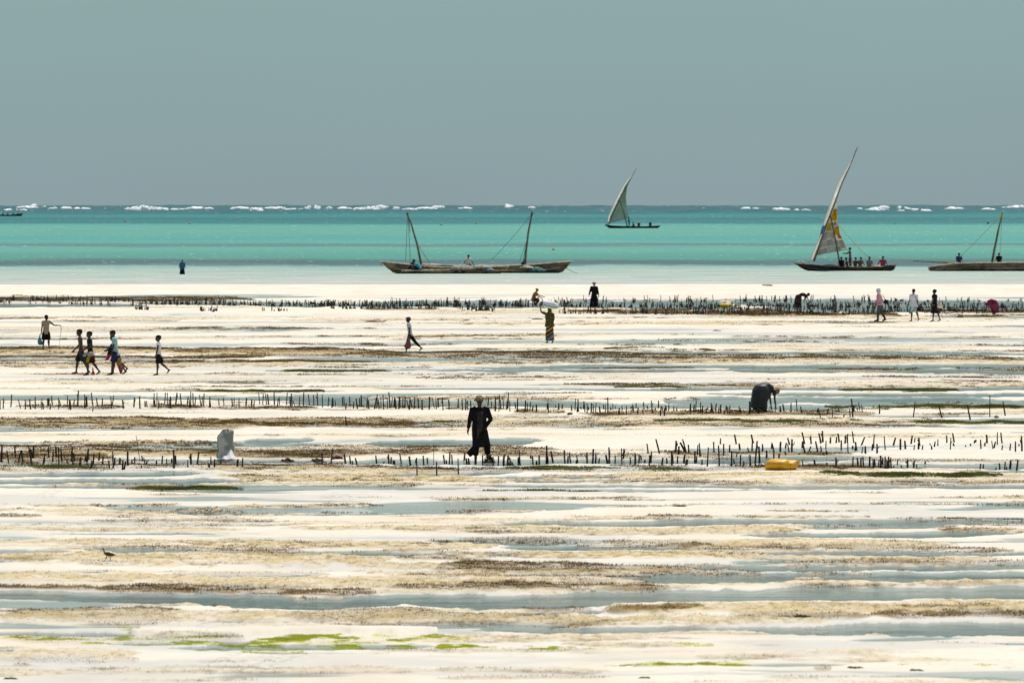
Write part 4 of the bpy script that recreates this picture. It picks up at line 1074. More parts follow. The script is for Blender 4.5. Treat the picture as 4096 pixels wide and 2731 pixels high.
DRESSW = (p, b)
p = stand(3978, 1260, 'person in maroon dress bent over among the far stakes', -76)
b = Body(metres(102, 1260), 114, ((-2, 4), (6, 8)), ((14, 6, 4), (20, 6, 4)), -30, abd=(5, 5), bulk=1.3)
b.build(p, SKIN, V3)
b.skirt(p, cloth('maroon_dress', (0.20, 0.030, 0.065), .3, 4), .04, 1.15, 'dress', 1.1, voxel=V3, with_torso=True, sleeve=.6, extra=drapery(b, 1.25, .85, .05))
b.scarf(p, cloth('beige_scarf', (0.42, 0.32, 0.22), .2, 10), V3, 1.15, False)
q_ = on_ground(729, 1097, -.03)
p = tag(empty('person', Vector((q_.x, q_.y, -.45)), -R(170)), 'person wading alone in the shallows in a blue top and dark wrap', 'person')
b = Body(1.66, 2, ((2, 2), (-2, 2)), ((4, 10, 60), (4, 10, 50)), 0, bulk=1.15)
b.build(p, SKIN, .03)
b.skirt(p, BLACK, .2, 1.1, 'wrap_skirt', .95, voxel=.03)
b.shirt(p, cloth('blue_top', (0.05, 0.13, 0.20), .3), .03, 1.6, 1.25, .05, 'top')

# ------------------------------------------------------------------ things the people carry
def world_of(pb, v):
    p, b = pb
    return Matrix.Translation(p.location) @ Matrix.Rotation(p.rotation_euler.z, 4, 'Z') @ v

def sack(name, loc, L_, r1, r2, m, label, rotz=0, tilt=0, seed=0, stripe=None, open_end=None, group=None, lumps=.06, cat='sack'):
    """a filled sack lying along its local X axis: body, tied end or stuffing at the open end, woven stripe"""
    o = empty(name, loc, rotz); o.rotation_euler = (0, tilt, rotz)
    tag(o, label, cat, group)
    rng = np.random.RandomState(seed); secs = []
    n = 13; prof = []
    for i in range(n):
        t = i / (n - 1)
        e = (math.sin(math.pi * min(max(t * .90 + .07, 0), 1))) ** .42
        if t > .93: e *= .75
        prof.append((t, e))
    mb = MB(); rs = []
    for t, e in prof:
        rg = []
        for j in range(18):
            a = 2 * math.pi * j / 18
            k = 1 + lumps * (2 * float(fbm(np.array([t * 3.1 + seed]), np.array([math.cos(a) * 1.3 + math.sin(a) * .7 + seed * 2]), 3, 9)[0]) - 1) * 2
            z = math.sin(a) * r2 * e * k
            if z < 0: z *= .82
            rg.append(Vector(((t - .5) * L_, math.cos(a) * r1 * e * k * (1 + (.18 if t > .9 else 0)), z + r2 * .8)))
        rs.append(rg)
    mb.rings(rs)
    mb.build('sack_body', m, o)
    if stripe:
        sm = MB(); pts = []
        for t, e in prof[1:]:
            pts.append(Vector(((t - .5) * L_, -math.cos(.35) * r1 * e * 1.02, -math.sin(.35) * r2 * e * .82 + r2 * .8)))
        ra = [[p_ + Vector((0, -.008, -.022)), p_ + Vector((0, -.012, 0)), p_ + Vector((0, -.008, .03)), p_ + Vector((0, .02, .028)), p_ + Vector((0, .02, -.02))] for p_ in pts]
        sm.rings(ra); sm.build('woven_stripe', stripe, o)
    if open_end:
        w = MB()
        for q in range(26):
            a = rng.rand() * 6.28; rr = rng.rand() ** .5
            p0 = Vector((-L_ * .47, math.cos(a) * r1 * .5 * rr, math.sin(a) * r2 * .5 * rr + r2 * .8))
            w.tube([p0, p0 + Vector((-.05 - .06 * rng.rand(), .05 * (rng.rand() - .5), .06 * (rng.rand() - .6))), p0 + Vector((-.10 - .08 * rng.rand(), .09 * (rng.rand() - .5), -.02 - .10 * rng.rand()))], [.02, .016, .006], 5)
        w.build('seaweed_stuffing', open_end, o)
    return o

WEEDM = mat('wet_seaweed', (0.12, 0.075, 0.025), .5, .35, 20, .4, (0.05, 0.035, 0.015))
YEL = mat('yellow_sack', (0.76, 0.39, 0.010), .45, .10, 5, .4, translucent=.12)
YEL2 = mat('lemon_sack', (0.74, 0.55, 0.02), .5, .08, 5, .3, translucent=.15)
WHITE_WOVEN = mat('white_woven_sack', (0.74, 0.72, 0.76), .6, .05, 8, .3, translucent=.2)
GREENSTR = mat('green_stripe', (0.05, 0.42, 0.26), .6, .05, 8)
hp = world_of(SACKW, SACKW[1].headc + Vector((0, 0, .062 * SACKW[1].hr * SACKW[1].H)))
L_ = metres(64, 1374) * 1.02
sack('woven_sack', hp + Vector((.02, 0, -.05)), L_, .22, .20, WHITE_WOVEN, 'white woven sack with green stripe balanced on a head', 0, R(12), 3, GREENSTR, WEEDM)
g = on_ground(3130, 1884); sc = g.y / F_SRC
o = tag(empty('yellow_sack', Vector((g.x, g.y, max(ground_z(g.x, g.y), -.01) - .02)), R(-6)), 'plump mustard yellow sack lying in the water by the near stakes', 'sack')
mb = MB(); rs = []; W_, Hh = 136 * sc, 47 * sc
for (t, zl, zh, dy) in ((-.500, .22, .60, .10), (-.488, .10, .74, .16), (-.455, .02, .84, .21), (-.42, .0, .97, .24), (-.36, .0, 1.0, .25), (-.20, .0, 1.06, .28), (0.0, .0, 1.05, .29), (.10, .0, 1.0, .27), (.16, .0, .96, .25), (.20, .01, .92, .22), (.235, .02, .92, .20), (.28, .0, .94, .20), (.34, .02, .95, .18), (.40, .20, .93, .13), (.455, .48, .90, .07), (.50, .74, .86, .02)):
    rg = []
    for j in range(20):
        a_ = 2 * math.pi * j / 20
        cx, sy = math.copysign(abs(math.cos(a_)) ** .95, math.cos(a_)), math.copysign(abs(math.sin(a_)) ** .92, math.sin(a_))
        k = 1 + .06 * math.sin(a_ * 3 + t * 14) + .04 * math.sin(a_ * 5 - t * 23)
        rg.append(Vector((t * W_ + .010 * math.sin(a_ * 4), cx * dy * k, ((zl + zh) / 2 + sy * (zh - zl) / 2 * (k if sy > 0 else 1)) * Hh)))
    rs.append(rg)
mb.rings(rs); mb.build('sack_body', YEL, o)
g = on_ground(2903, 1229); sc = g.y / F_SRC
sack('yellow_sack', Vector((g.x, g.y, max(ground_z(g.x, g.y), -.01) - .02)), 50 * sc, .24, 10 * sc, YEL2, 'lemon yellow sack with a brown open end lying between the far stakes', R(5), 0, 8, None, WEEDM)

# standing grey sack half full, its empty neck folded over at the foot
g = on_ground(905, 1838); sc = g.y / F_SRC
o = empty('grey_sack', Vector((g.x, g.y, ground_z(g.x, g.y) - .01)))
tag(o, 'tall pale grey woven sack standing upright with a crumpled white foot', 'sack')
prof = [(0, 0, .48, .40), (.04, .02, .56, .46), (.10, .02, .58, .49), (.16, .0, .55, .50), (.24, -.02, .50, .46), (.30, -.02, .49, .45), (.38, -.02, .52, .50), (.47, -.03, .50, .48), (.56, -.03, .51, .50), (.64, -.03, .48, .47), (.72, -.01, .50, .47), (.80, .01, .47, .43), (.88, .05, .43, .38), (.94, .08, .40, .30), (.985, .08, .36, .20), (1.0, .07, .30, .10)]
Hs = 116 * sc; Ws = 62 * sc
mb = MB(); rs = []
for z, dx, rx, ry in prof:
    rg = []
    for j in range(36):
        a = 2 * math.pi * j / 36
        k = 1 + .15 * (2 * float(fbm(np.array([z * 4.3 + math.cos(a)]), np.array([math.cos(a) * 2.2 + 5 + math.sin(a) * 1.6 + z * 2]), 4, 13)[0]) - 1) * 1.6
        rg.append(Vector(((math.cos(a) * rx * k + dx) * Ws, math.sin(a) * ry * k * Ws, z * Hs + .03)))
    rs.append(rg)
mb.rings(rs)
GREYW = mat('grey_woven_sack', (0.50, 0.48, 0.43), .6, .22, 2.2, .3, translucent=.34, bump=.6)
GREYW.node_tree.nodes.clear(); N, L = GREYW.node_tree.nodes, GREYW.node_tree.links     # woven plastic, pale on the left, duller and less translucent to the right
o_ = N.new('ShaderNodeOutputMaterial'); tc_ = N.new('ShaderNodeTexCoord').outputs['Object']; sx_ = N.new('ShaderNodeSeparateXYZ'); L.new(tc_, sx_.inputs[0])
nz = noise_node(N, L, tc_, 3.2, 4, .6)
dull_right = math_node(N, L, 'ADD', math_node(N, L, 'MULTIPLY', sx_.outputs['X'], 3.4), math_node(N, L, 'MULTIPLY', math_node(N, L, 'SUBTRACT', nz, .5), 2.6))
dull_right = remap(N, L, dull_right, -.45, -.05)
cc = mixrgb(N, L, dull_right, (.80, .77, .70), (.38, .365, .33))
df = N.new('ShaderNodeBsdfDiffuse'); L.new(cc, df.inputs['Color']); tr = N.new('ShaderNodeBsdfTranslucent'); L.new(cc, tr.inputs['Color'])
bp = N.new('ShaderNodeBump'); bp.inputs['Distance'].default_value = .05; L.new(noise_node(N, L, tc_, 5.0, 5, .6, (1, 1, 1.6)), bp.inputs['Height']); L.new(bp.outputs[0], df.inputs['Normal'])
ms = N.new('ShaderNodeMixShader'); L.new(remap(N, L, dull_right, 0, 1, .5, .2), ms.inputs[0]); L.new(df.outputs[0], ms.inputs[1]); L.new(tr.outputs[0], ms.inputs[2]); L.new(ms.outputs[0], o_.inputs[0])
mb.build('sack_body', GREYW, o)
tp = MB(); rng_ = np.random.RandomState(3)
for q in range(16):
    p0 = Vector(((.05 + .34 * (rng_.rand() - .5)) * Ws, (rng_.rand() - .5) * .4 * Ws, Hs * .985)); tp.tube([p0, p0 + Vector(((rng_.rand() - .5) * .1, (rng_.rand() - .5) * .1, .03 + .03 * rng_.rand()))], [.02, .008], 5)
tp.build('seaweed_stuffing', WEEDM, o)
sm = MB(); sm.tube([rg[19] + Vector((-.008, -.006, 0)) for rg in rs[:14]], .013, 6); sm.build('green_seam', GREENSTR, o)
fo = MB()
def sheet(mb, P, nx, nz):
    vs = []; fs = []
    for i in range(nz + 1):
        for j in range(nx + 1):
            vs.append(P(j / nx, i / nz))
    for i in range(nz):
        for j in range(nx):
            a = i * (nx + 1) + j; fs.append((a, a + 1, a + nx + 2, a + nx + 1))
    mb.add(vs, fs)
def folded(u, v):
    x = -.30 + 1.18 * u; w = math.sin(u * 9 + v * 3) * .07 + math.sin(u * 4 - v * 5) * .06 + abs(math.sin(u * 16 - v * 9)) * .05
    top = .34 * math.sin(math.pi * min(1, u * 1.05) ** .8)
    return Vector((x * Ws * (1 - .12 * v), -(.46 + 1.0 * (1 - v) ** 1.3 * (.55 + .45 * math.sin(math.pi * u)) + w) * Ws, (.03 + top * v + .025 * math.sin(u * 13) * (.4 + v) + .05 * (1 - abs(2 * v - 1)) * abs(math.sin(u * 8 + 1))) * Hs))
sheet(fo, folded, 28, 12)
f_ = fo.build('folded_neck', mat('white_woven_fold', (0.76, 0.73, 0.70), .6, .06, 6, .3, translucent=.25), o)
md = f_.modifiers.new('thick', 'SOLIDIFY'); md.thickness = .012

def bag(name, loc, w, h, m, label, neck=.25, seed=0, cat='bag', lump=.12):
    """a hanging bag: its neck at loc, the belly below"""
    o = empty(name, loc); tag(o, label, cat)
    mb = MB(); rs = []
    for z, k in ((0, neck), (-.10, neck * .8), (-.25, neck * 1.3), (-.5, .72), (-.75, 1.0), (-.92, .85), (-1.0, .4)):
        rg = []
        for j in range(12):
            a = 2 * math.pi * j / 12
            q = 1 + lump * math.sin(a * 3 + z * 5 + seed)
            rg.append(Vector((math.cos(a) * w * .5 * k * q + .06 * w * math.sin(z * 4 + seed), math.sin(a) * w * .4 * k * q, z * h)))
        rs.append(rg)
    mb.rings(rs); mb.build('bag_body', m, o)
    t = MB(); t.tube([Vector((-.1 * w, 0, 0)), Vector((-.06 * w, 0, .08 * h)), Vector((.06 * w, 0, .08 * h)), Vector((.1 * w, 0, 0))], .03 * w, 6); t.build('handle', m, o)
    return o

def hand(pb, i, k=.05):
    p, b = pb; shd, el, wr, lo = b.J['arm', i]
    return world_of(pb, wr + lo * k * b.H)

hl = hand(TANBOY, 0, .06)
bag('plastic_bag', hl + Vector((-.04, -.05, -.01)), .22, .44, mat('teal_plastic', (0.10, 0.36, 0.42), .35, .15, 6, .5, translucent=.3), 'small turquoise plastic bag hanging from the left hand of the boy in tan')
hr_ = hand(TANBOY, 1, .05)
o = empty('weighted_line', hr_); tag(o, 'thin line with a dark weight hanging from the raised hand of the boy in tan', 'line')
t = MB(); t.tube([Vector((0, -.02, 0)), Vector((.03, -.02, -.18)), Vector((-.03, -.02, -.6)), Vector((-.05, -.02, -.98))], [.010, .012, .006, .006], 6); t.build('line', mat('dull_cord', (0.16, 0.11, 0.08), .9), o)
t = MB(); t.ball((-.05, -.02, -1.06), .055, .05, .10, 8, 7); t.build('weight', mat('dark_weight', (0.04, 0.03, 0.025), .6), o)
pb = MASKBOY; hh = world_of(pb, pb[1].pel + Vector((-.12, .06, -.06)) * pb[1].H)
bag('net_bag', hh + Vector((0.02, -.06, 0)), .30, .50, mat('dusty_pink_net', (0.40, 0.17, 0.15), .8, .2, 20, .2, translucent=.4), 'dusty pink net bag hanging between the legs of the boy with the diving mask', .3, 2)

def drape(name, pts, rads, mats_, label, cat, names=('cloth',)):
    o = empty(name, pts[0]); tag(o, label, cat)
    k = len(mats_); n = len(pts)
    for i, m in enumerate(mats_):
        a, bq = int(round(i * (n - 1) / k)), int(round((i + 1) * (n - 1) / k))
        mb = MB(); seg = [Vector(q) - Vector(pts[0]) for q in pts[a:bq + 1]]
        secs = [(q, Vector((r_, 0, r_ * .15)), Vector((0, r_ * .55, 0))) for q, r_ in zip(seg, rads[a:bq + 1])]
        mb.loft(secs, 14, fold=.16, nf=5, ph=i); mb.build(names[i % len(names)], m, o)
    return o

def px(xs, ys, d): return at_depth(xs, ys, d)
d0 = on_ground(474, 1503).y
drape('cloth_bundle', [px(447, 1374, d0 + .3), px(446, 1384, d0 + .3), px(442, 1400, d0 + .3), px(438, 1417, d0 + .3), px(433, 1428, d0 + .3), px(428, 1436, d0 + .3), px(425, 1441, d0 + .3)], [.04, .07, .10, .09, .05, .08, .07],
      [cloth('dark_bundle', (0.02, 0.018, 0.03), .3), cloth('red_bundle', (0.50, 0.02, 0.04), .2)], 'dark cloth bundle with a bright red end held out before the polo shirt', 'bundle', ('dark_cloth', 'red_cloth'))
drape('bait_bag', [px(476, 1432, d0 - .28), px(474, 1450, d0 - .28), px(478, 1462, d0 - .28), px(483, 1478, d0 - .28), px(484, 1494, d0 - .28)], [.04, .09, .08, .07, .04],
      [mat('ochre_mesh', (0.26, 0.15, 0.03), .8, .35, 25, .2), mat('red_mesh', (0.42, 0.10, 0.08), .8, .35, 25, .2, translucent=.3)], 'limp ochre and red mesh bag hanging from the hand of the polo shirt boy', 'bag', ('ochre_mesh', 'red_mesh'))
d1 = on_ground(374, 1503).y - .32
drape('gear_bundle', [px(336, 1425, d1), px(343, 1412, d1), px(352, 1408, d1), px(361, 1414, d1), px(366, 1425, d1), px(372, 1414, d1)], [.05, .10, .12, .12, .10, .05],
      [mat('grey_mesh', (0.30, 0.29, 0.28), .6, .35, 18, .3), mat('clear_plastic', (0.45, 0.45, 0.44), .4, .3, 18, .4, translucent=.4)], 'bundle of grey diving gear held at the waist of the boy in the dark t-shirt', 'gear', ('mask_strap', 'clear_bag'))
drape('orange_float', [px(371, 1470, d1 + .2), px(372, 1484, d1 + .2), px(372, 1492, d1 + .2), px(373, 1500, d1 + .2)], [.02, .03, .07, .05],
      [mat('red_line_cloth', (0.35, 0.06, 0.03), .8), mat('orange_plastic', (0.70, 0.18, 0.02), .5, .1, 9)], 'small orange float on a red cord trailing between the boys', 'float', ('cord', 'float_body'))
# bags of the far walkers
dj = on_ground(3526, 1289).y
def shoulder_bag(a, bq, c_, r_, m, ms_, label):
    o = empty('shoulder_bag', c_); tag(o, label, 'bag')
    t = MB(); t.tube([a - c_, (a + (c_ - a) * .5) - c_ + Vector((0, -.10, 0)), Vector((0, 0, r_ * .7))], .014, 6); t.build('strap', ms_, o)
    t = MB(); t.loft([(Vector((0, 0, -r_)), Vector((r_ * .8, 0, 0)), Vector((0, .07, 0))), (Vector((0, 0, -r_ * .4)), Vector((r_ * 1.05, 0, 0)), Vector((0, .10, 0))), (Vector((0, 0, r_ * .6)), Vector((r_ * .8, 0, 0)), Vector((0, .07, 0))), (Vector((0, 0, r_)), Vector((r_ * .4, 0, 0)), Vector((0, .03, 0)))], 12)
    t.build('bag_body', m, o)
    return o
shoulder_bag(px(3532, 1180, dj - .2), None, px(3543, 1206, dj - .12), .11, BLACK, BLACK, 'small black shoulder bag on the back of the walker in pink')
shoulder_bag(px(3660, 1182, dj - .25), None, px(3675, 1236, dj - .2), .11, BLACK, BLACK, 'black bag on a long strap at the hip of the walker in white')
shoulder_bag(px(3758, 1190, dj - .1), None, px(3760, 1222, dj - .22), .14, cloth('cream_canvas', (0.58, 0.50, 0.38), .1), cloth('rust_strap', (0.30, 0.09, 0.06), .2), 'cream canvas bag with a rust strap at the side of the black dress')
# seaweed the foreground walker drags
g = on_ground(1955, 1846)
def weed_clump(xs, ys, w, h, m, label, seed, zoff=0.0, n=70):
    g = on_ground(xs, ys); z = max(ground_z(g.x, g.y), -.01)
    sc = g.y / F_SRC; rng = np.random.RandomState(seed); mb = MB()
    for q in range(n):
        a = rng.rand() * 6.28; rr = rng.rand() ** .6
        x = math.cos(a) * rr * w * sc * .5; y = math.sin(a) * rr * w * sc * .5
        hz = h * sc * (1 - rr ** 2) * (.4 + .8 * rng.rand())
        p0 = Vector((x, y, -.01)); d_ = Vector((rng.rand() - .5, rng.rand() - .5, 0)) * .12 * max(1, sc * 80)
        mb.tube([p0, p0 + d_ * .5 + Vector((0, 0, hz * .8)), p0 + d_ + Vector((0, 0, hz)), p0 + d_ * 1.6 + Vector((0, 0, hz * .4))], [.012 * max(1, sc * 90), .014 * max(1, sc * 90), .012 * max(1, sc * 90), .004], 4)
    o = mb.build('seaweed_clump', m); o.location = Vector((g.x, g.y, z + zoff))
    tag(o, label, 'seaweed', 'loose clumps of seaweed')
    return o
DKWEED = mat('dark_weed', (0.055, 0.03, 0.015), .6, .3, 15)
GNWEED = mat('green_weed', (0.065, 0.09, 0.022), .6, .3, 15, .3, (0.03, 0.035, 0.012))
weed_clump(1957, 1847, 34, 30, DKWEED, 'dark tangle of seaweed at the foot of the robed walker', 1)

# ------------------------------------------------------------------ boats
HULL = mat('weathered_hull', (0.30, 0.20, 0.115), .8, .3, 1.6, .2, (0.085, 0.055, 0.034))
HULL_DK = mat('dark_tarred_hull', (0.045, 0.032, 0.025), .7, .3, 2, .3, (0.018, 0.014, 0.012))
HULL_GREY = mat('grey_brown_hull', (0.24, 0.175, 0.115), .8, .25, 1.2, .2, (0.075, 0.052, 0.036))
PALEW = mat('pale_sunlit_wood', (0.62, 0.49, 0.35), .8, .2, 3)  # paler than the hulls; sunlight on the gunwales put into the colour
MASTM = mat('mangrove_pole', (0.16, 0.115, 0.075), .8, .25, 3)
ROPEM = mat('straw_rope', (0.40, 0.34, 0.20), .9, .1)
ROPED = mat('dark_rope', (0.07, 0.06, 0.05), .9, .1)

def hull(root, bow, stern, beam, depth_keel, sheer, m_out, m_in, m_rail, rake=(.6, .5), thw=(.25, .5, .75), fine=.5):
    """bow, stern: world points at the water line; sheer: heights of the gunwale at 0..1; shell with thickness, rails, stems, thwarts"""
    L_ = stern - bow; ln = L_.length; ex = L_.normalized(); ey = Vector((-ex.y, ex.x, 0)); n = 24
    st = []
    for i in range(n + 1):
        t = i / n
        s_ = np.interp(t, np.linspace(0, 1, len(sheer)), sheer)
        bw = beam * .5 * max(math.sin(math.pi * min(max(t, .004), .996)) ** fine, .03)
        kz = -depth_keel + (depth_keel + .10) * (abs(2 * t - 1) ** 6)
        rk = -rake[0] * max(0, 1 - t / .22) ** 2 + rake[1] * max(0, 1 - (1 - t) / .22) ** 2
        st.append((bow + ex * ln * t, bw, kz, s_, rk))
    def sec(c, bw, kz, s_, rk, ins=0.0):
        pts = []
        for q in np.linspace(-1, 1, 13):
            a = abs(q)
            x = bw * (1 - (1 - a) ** 2.2) - ins * (1 if a > .15 else 0) * a; z = kz + (s_ - kz) * a ** 1.7 + ins * (1 - a)
            pts.append(c + ex * rk * max(0, (z + .05) / (s_ + .05)) + ey * math.copysign(max(x, 0.005), q) + Vector((0, 0, z)))
        return pts
    O = root.location
    mb = MB(); vs = []; fs = []
    outs = [sec(*k) for k in st]; inns = [sec(k[0], max(k[1], .06), k[2] + .02, k[3], k[4], .05) for k in st]
    m_ = len(outs[0])
    for a in (outs, inns):
        for r_ in a: vs += [p_ - O for p_ in r_]
    no = len(outs) * m_
    for i in range(n):
        for j in range(m_ - 1):
            a = i * m_ + j
            fs.append((a, a + m_, a + m_ + 1, a + 1)); fs.append((no + a, no + a + 1, no + a + m_ + 1, no + a + m_))
        for j in (0, m_ - 1):
            a = i * m_ + j
            fs.append((a, no + a, no + a + m_, a + m_) if j == 0 else (a, a + m_, no + a + m_, no + a))
    mb.add(vs, fs)
    mb.build('hull', m_out, root)
    for sd in (0, m_ - 1):
        r_ = MB(); r_.tube([outs[i][sd] - O + Vector((0, 0, .01)) for i in range(n + 1)], .05, 6); r_.build('gunwale', m_rail, root)
        r_ = MB(); k = 2 if sd == 0 else m_ - 3
        r_.tube([outs[i][k] - O + ey * (.02 if sd else -.02) for i in range(1, n)], .032, 6); r_.build('rubbing_strake', m_rail, root)
    for e, i in ((0, 0), (1, n)):
        r_ = MB(); c, bw, kz, s_, rk = st[i]
        od = -ex if e == 0 else ex; rr = ex * rk
        r_.tube([c + Vector((0, 0, kz)) - od * ln * .02 - O, c + rr * .45 + Vector((0, 0, kz * .3 + s_ * .4)) - O, c + rr + od * .12 + Vector((0, 0, s_ + .10)) - O], [.06, .07, .05], 6); r_.build('stem_post', m_rail, root)
    for t in thw:
        i = int(t * n); c, bw, kz, s_, rk = st[i]
        r_ = MB(); r_.box(c + Vector((0, 0, s_ - .16)) - O, .26, bw * 1.86, .05, 0, Matrix.Rotation(math.atan2(ex.y, ex.x), 3, 'Z')); r_.build('thwart', m_in, root, smooth=False)
    return st

def pole(root, name, a, b_, r0, r1, m, bend=0.0):
    O = root.location; mb = MB(); ax = (b_ - a); sd = Vector((1, 0, 0)); pts = []
    for i in range(7):
        t = i / 6; pts.append(a + ax * t + sd * bend * math.sin(math.pi * t) + sd * .012 * math.sin(t * 17) * ax.length * .2 - O)
    mb.tube(pts, [r0 + (r1 - r0) * i / 6 for i in range(7)], 8)
    return mb.build(name, m, root)

def rope(root, a, b_, m, r=.018, sag=.02):
    O = root.location; mb = MB(); ln = (b_ - a).length
    mb.tube([a.lerp(b_, i / 6) - O - Vector((0, 0, sag * ln * math.sin(math.pi * i / 6))) for i in range(7)], r, 5)
    return mb.build('rope', m, root)

def boat_root(xs, ys, d, label, group='boats in the lagoon'):
    c = at_depth(xs, ys, d)
    return tag(empty('sailing_boat', Vector((c.x, c.y, -.035 + drop(d)))), label, 'boat', group)

def at_water(xs, d):
    v = at_depth(xs, 1090, d); return Vector((v.x, v.y, -.035 + drop(d)))

def height_at(ys, d):                          # metres above the water for a photograph row, at depth d
    return at_depth(2048, ys, d).z - (-.035 + drop(d))

# --- two dhows moored side by side
dA = on_ground(1700, 1094, -.03).y
rA = boat_root(1720, 1093, dA, 'long weathered wooden boat with mast raked left and high left bow')
hA = hull(rA, at_water(1578, dA), at_water(2010, dA), 1.5, .28, [height_at(1047, dA), height_at(1061, dA), height_at(1068, dA), height_at(1070, dA), height_at(1070, dA), height_at(1065, dA)], HULL, PALEW, PALEW, rake=(1.15, .5), thw=(.15, .3, .5, .7, .85))
rB = boat_root(2040, 1090, dA + 6, 'long weathered wooden boat with an upright mast and a raised right stern')
dB = dA + 4.5
hB = hull(rB, at_water(1700, dB), at_water(2246, dB), 1.7, .28, [height_at(1062, dB), height_at(1063, dB), height_at(1065, dB), height_at(1063, dB), height_at(1058, dB), height_at(1046, dB)], HULL_GREY, PALEW, PALEW, rake=(.5, .85), thw=(.2, .4, .6, .8))
pole(rA, 'mast', at_water(1690, dA) + Vector((0, 0, .1)), at_depth(1631, 857, dA), .105, .07, MASTM, .14)
t = MB(); t.ball(at_depth(1630, 857, dA) - rA.location, .10, .10, .20, 8, 6); t.build('mast_head', MASTM, rA)
for a_, b_ in (((1630, 866), (1622, 1045)), ((1633, 866), (1641, 1042)), ((1633, 868), (1640, 930)), ((1676, 985), (1722, 1056))):
    rope(rA, at_depth(*a_, dA), at_depth(*b_, dA), ROPED, .022, .03)
rope(rA, at_depth(1524, 1047, dA), at_depth(1524, 1063, dA), ROPED, .03)
pole(rB, 'mast', at_water(2099, dB) + Vector((0, 0, .1)), at_depth(2128, 852, dB), .105, .07, MASTM, -.12)
t = MB(); t.ball(at_depth(2128, 854, dB) - rB.location, .10, .10, .22, 8, 6); t.build('mast_head', MASTM, rB)
for a_, b_ in (((2126, 858), (1968, 1038)), ((2112, 935), (2092, 1044)), ((2108, 960), (2078, 1044))):
    rope(rB, at_depth(*a_, dB), at_depth(*b_, dB), ROPED, .018, .02)
rope(rB, at_depth(2266, 1072, dB), at_depth(2312, 1094, dB - 3), ROPED, .018, .02)
def spar(root, a, b_, d, r0, r1, m, name='spar'): return pole(root, name, at_depth(*a, d), at_depth(*b_, d), r0, r1, m, 0.0)
spar(rA, (1534, 1047), (1760, 1071), dA - .5, .06, .05, PALEW); spar(rA, (1606, 1083), (1800, 1079), dA - .85, .075, .06, PALEW, 'outrigger_pole'); spar(rA, (1690, 1060), (1960, 1068), dA - .2, .06, .05, MASTM)
spar(rA, (1780, 1083), (2050, 1082), dA - .9, .06, .06, HULL); spar(rB, (1880, 1066), (2120, 1072), dB - .7, .07, .05, PALEW); spar(rB, (2060, 1062), (2280, 1054), dB - .5, .05, .04, MASTM)
def heap(xs, ys, d, w, h, m, label, seed, name='net_heap', cat='net', group='heaps on the boats'):
    c = at_depth(xs, ys, d); mb = MB(); rng = np.random.RandomState(seed); rs = []
    for z, k in ((-.05, 1.0), (.15, 1.05), (.5, .85), (.8, .5), (1.0, .12)):
        rg = []
        for j in range(16):
            a = 2 * math.pi * j / 16; q = 1 + .3 * (rng.rand() - .5)
            rg.append(Vector((math.cos(a) * w * .5 * k * q, math.sin(a) * .45 * k * q, z * h * (1 + .25 * (rng.rand() - .5)))))
        rs.append(rg)
    mb.rings(rs); o = mb.build(name, m); o.location = c
    return tag(o, label, cat, group)
NETW = mat('pale_net', (0.46, 0.42, 0.36), .9, .25, 4, .1, (0.22, 0.19, 0.15))
NETT = mat('teal_net', (0.10, 0.17, 0.16), .9, .35, 5, .1)
heap(1850, 1078, dA - .75, 2.4, .42, NETW, 'pale heap of net and sailcloth amidships on the moored boats', 1)
heap(1930, 1073, dA - .7, 1.6, .34, NETW, 'smaller pale heap of net right of the amidships heap', 2)
heap(1952, 1082, dA - .85, 1.1, .26, mat('blue_grey_tarp', (0.16, 0.20, 0.23), .8, .25, 4), 'blue grey tarp bundle low on the side of the moored boats', 3, 'tarp_bundle', 'tarp')
heap(2105, 1074, dB - .8, 1.3, .28, NETW, 'pale folded sail at the foot of the upright mast', 4, 'folded_sail', 'sail')
heap(2150, 1086, dB - 1.0, 1.5, .40, NETT, 'green grey net hanging near the right stern of the moored boats', 5)
heap(1838, 1090, dA - .95, .8, .30, HULL_DK, 'dark round float fender against the side of the moored boats', 6, 'fender', 'fender')
heap(1720, 1064, dA + .1, 2.2, .22, NETW, 'pale sailcloth heap right of the raked mast', 7, 'folded_sail', 'sail')

# --- people aboard
SIT = ((84, 84), (78, 80))
GA = 'people aboard the boats'
def aboard(xs, ys_seat, d, label, heading, H=1.65, pose='sit', shirt=None, lean=10, arms=((20, 8, 40), (20, 8, 40)), skin=SKIN, short=BLACK, hair=HAIR, cap=None, head=0):
    z = at_depth(xs, ys_seat, d); vx = .034; H *= 1.16
    o = tag(empty('person', z, -R(heading)), label, 'person', GA)
    if pose == 'sit':
        b = Body(H, lean, SIT, arms, head, ground_at=-.03, bulk=1.12)
        dy = b.pel.y
        for k in list(b.J):
            b.J[k] = tuple(v + Vector((0, -dy, 0)) if i < 3 else v for i, v in enumerate(b.J[k]))
        sh = Vector((0, -dy, 0)); b.pel += sh; b.mid += sh; b.neck += sh; b.headc += sh
    else:
        b = Body(H, lean, ((5, 4), (-4, 6)), arms, head)
    b.build(o, skin, vx, eyes=False, fingers=False, hair=hair)
    b.trousers(o, short, vx, .95, 1.25, 'shorts')
    if shirt: b.shirt(o, shirt, vx, .6, 1.2, .03, 'shirt')
    if cap:
        c = MB(); r = b.H; c.loft([(b.headc + b.hd * .012 * r, Vector((.054 * r, 0, 0)), b.hf * .066 * r), (b.headc + b.hd * .04 * r, Vector((.050 * r, 0, 0)), b.hf * .060 * r), (b.headc + b.hd * .068 * r, Vector((.026 * r, 0, 0)), b.hf * .03 * r)], 12); c.build('cap', cap, o)
    return o
REDC = cloth('red_cap', (0.45, 0.05, 0.05), .2)
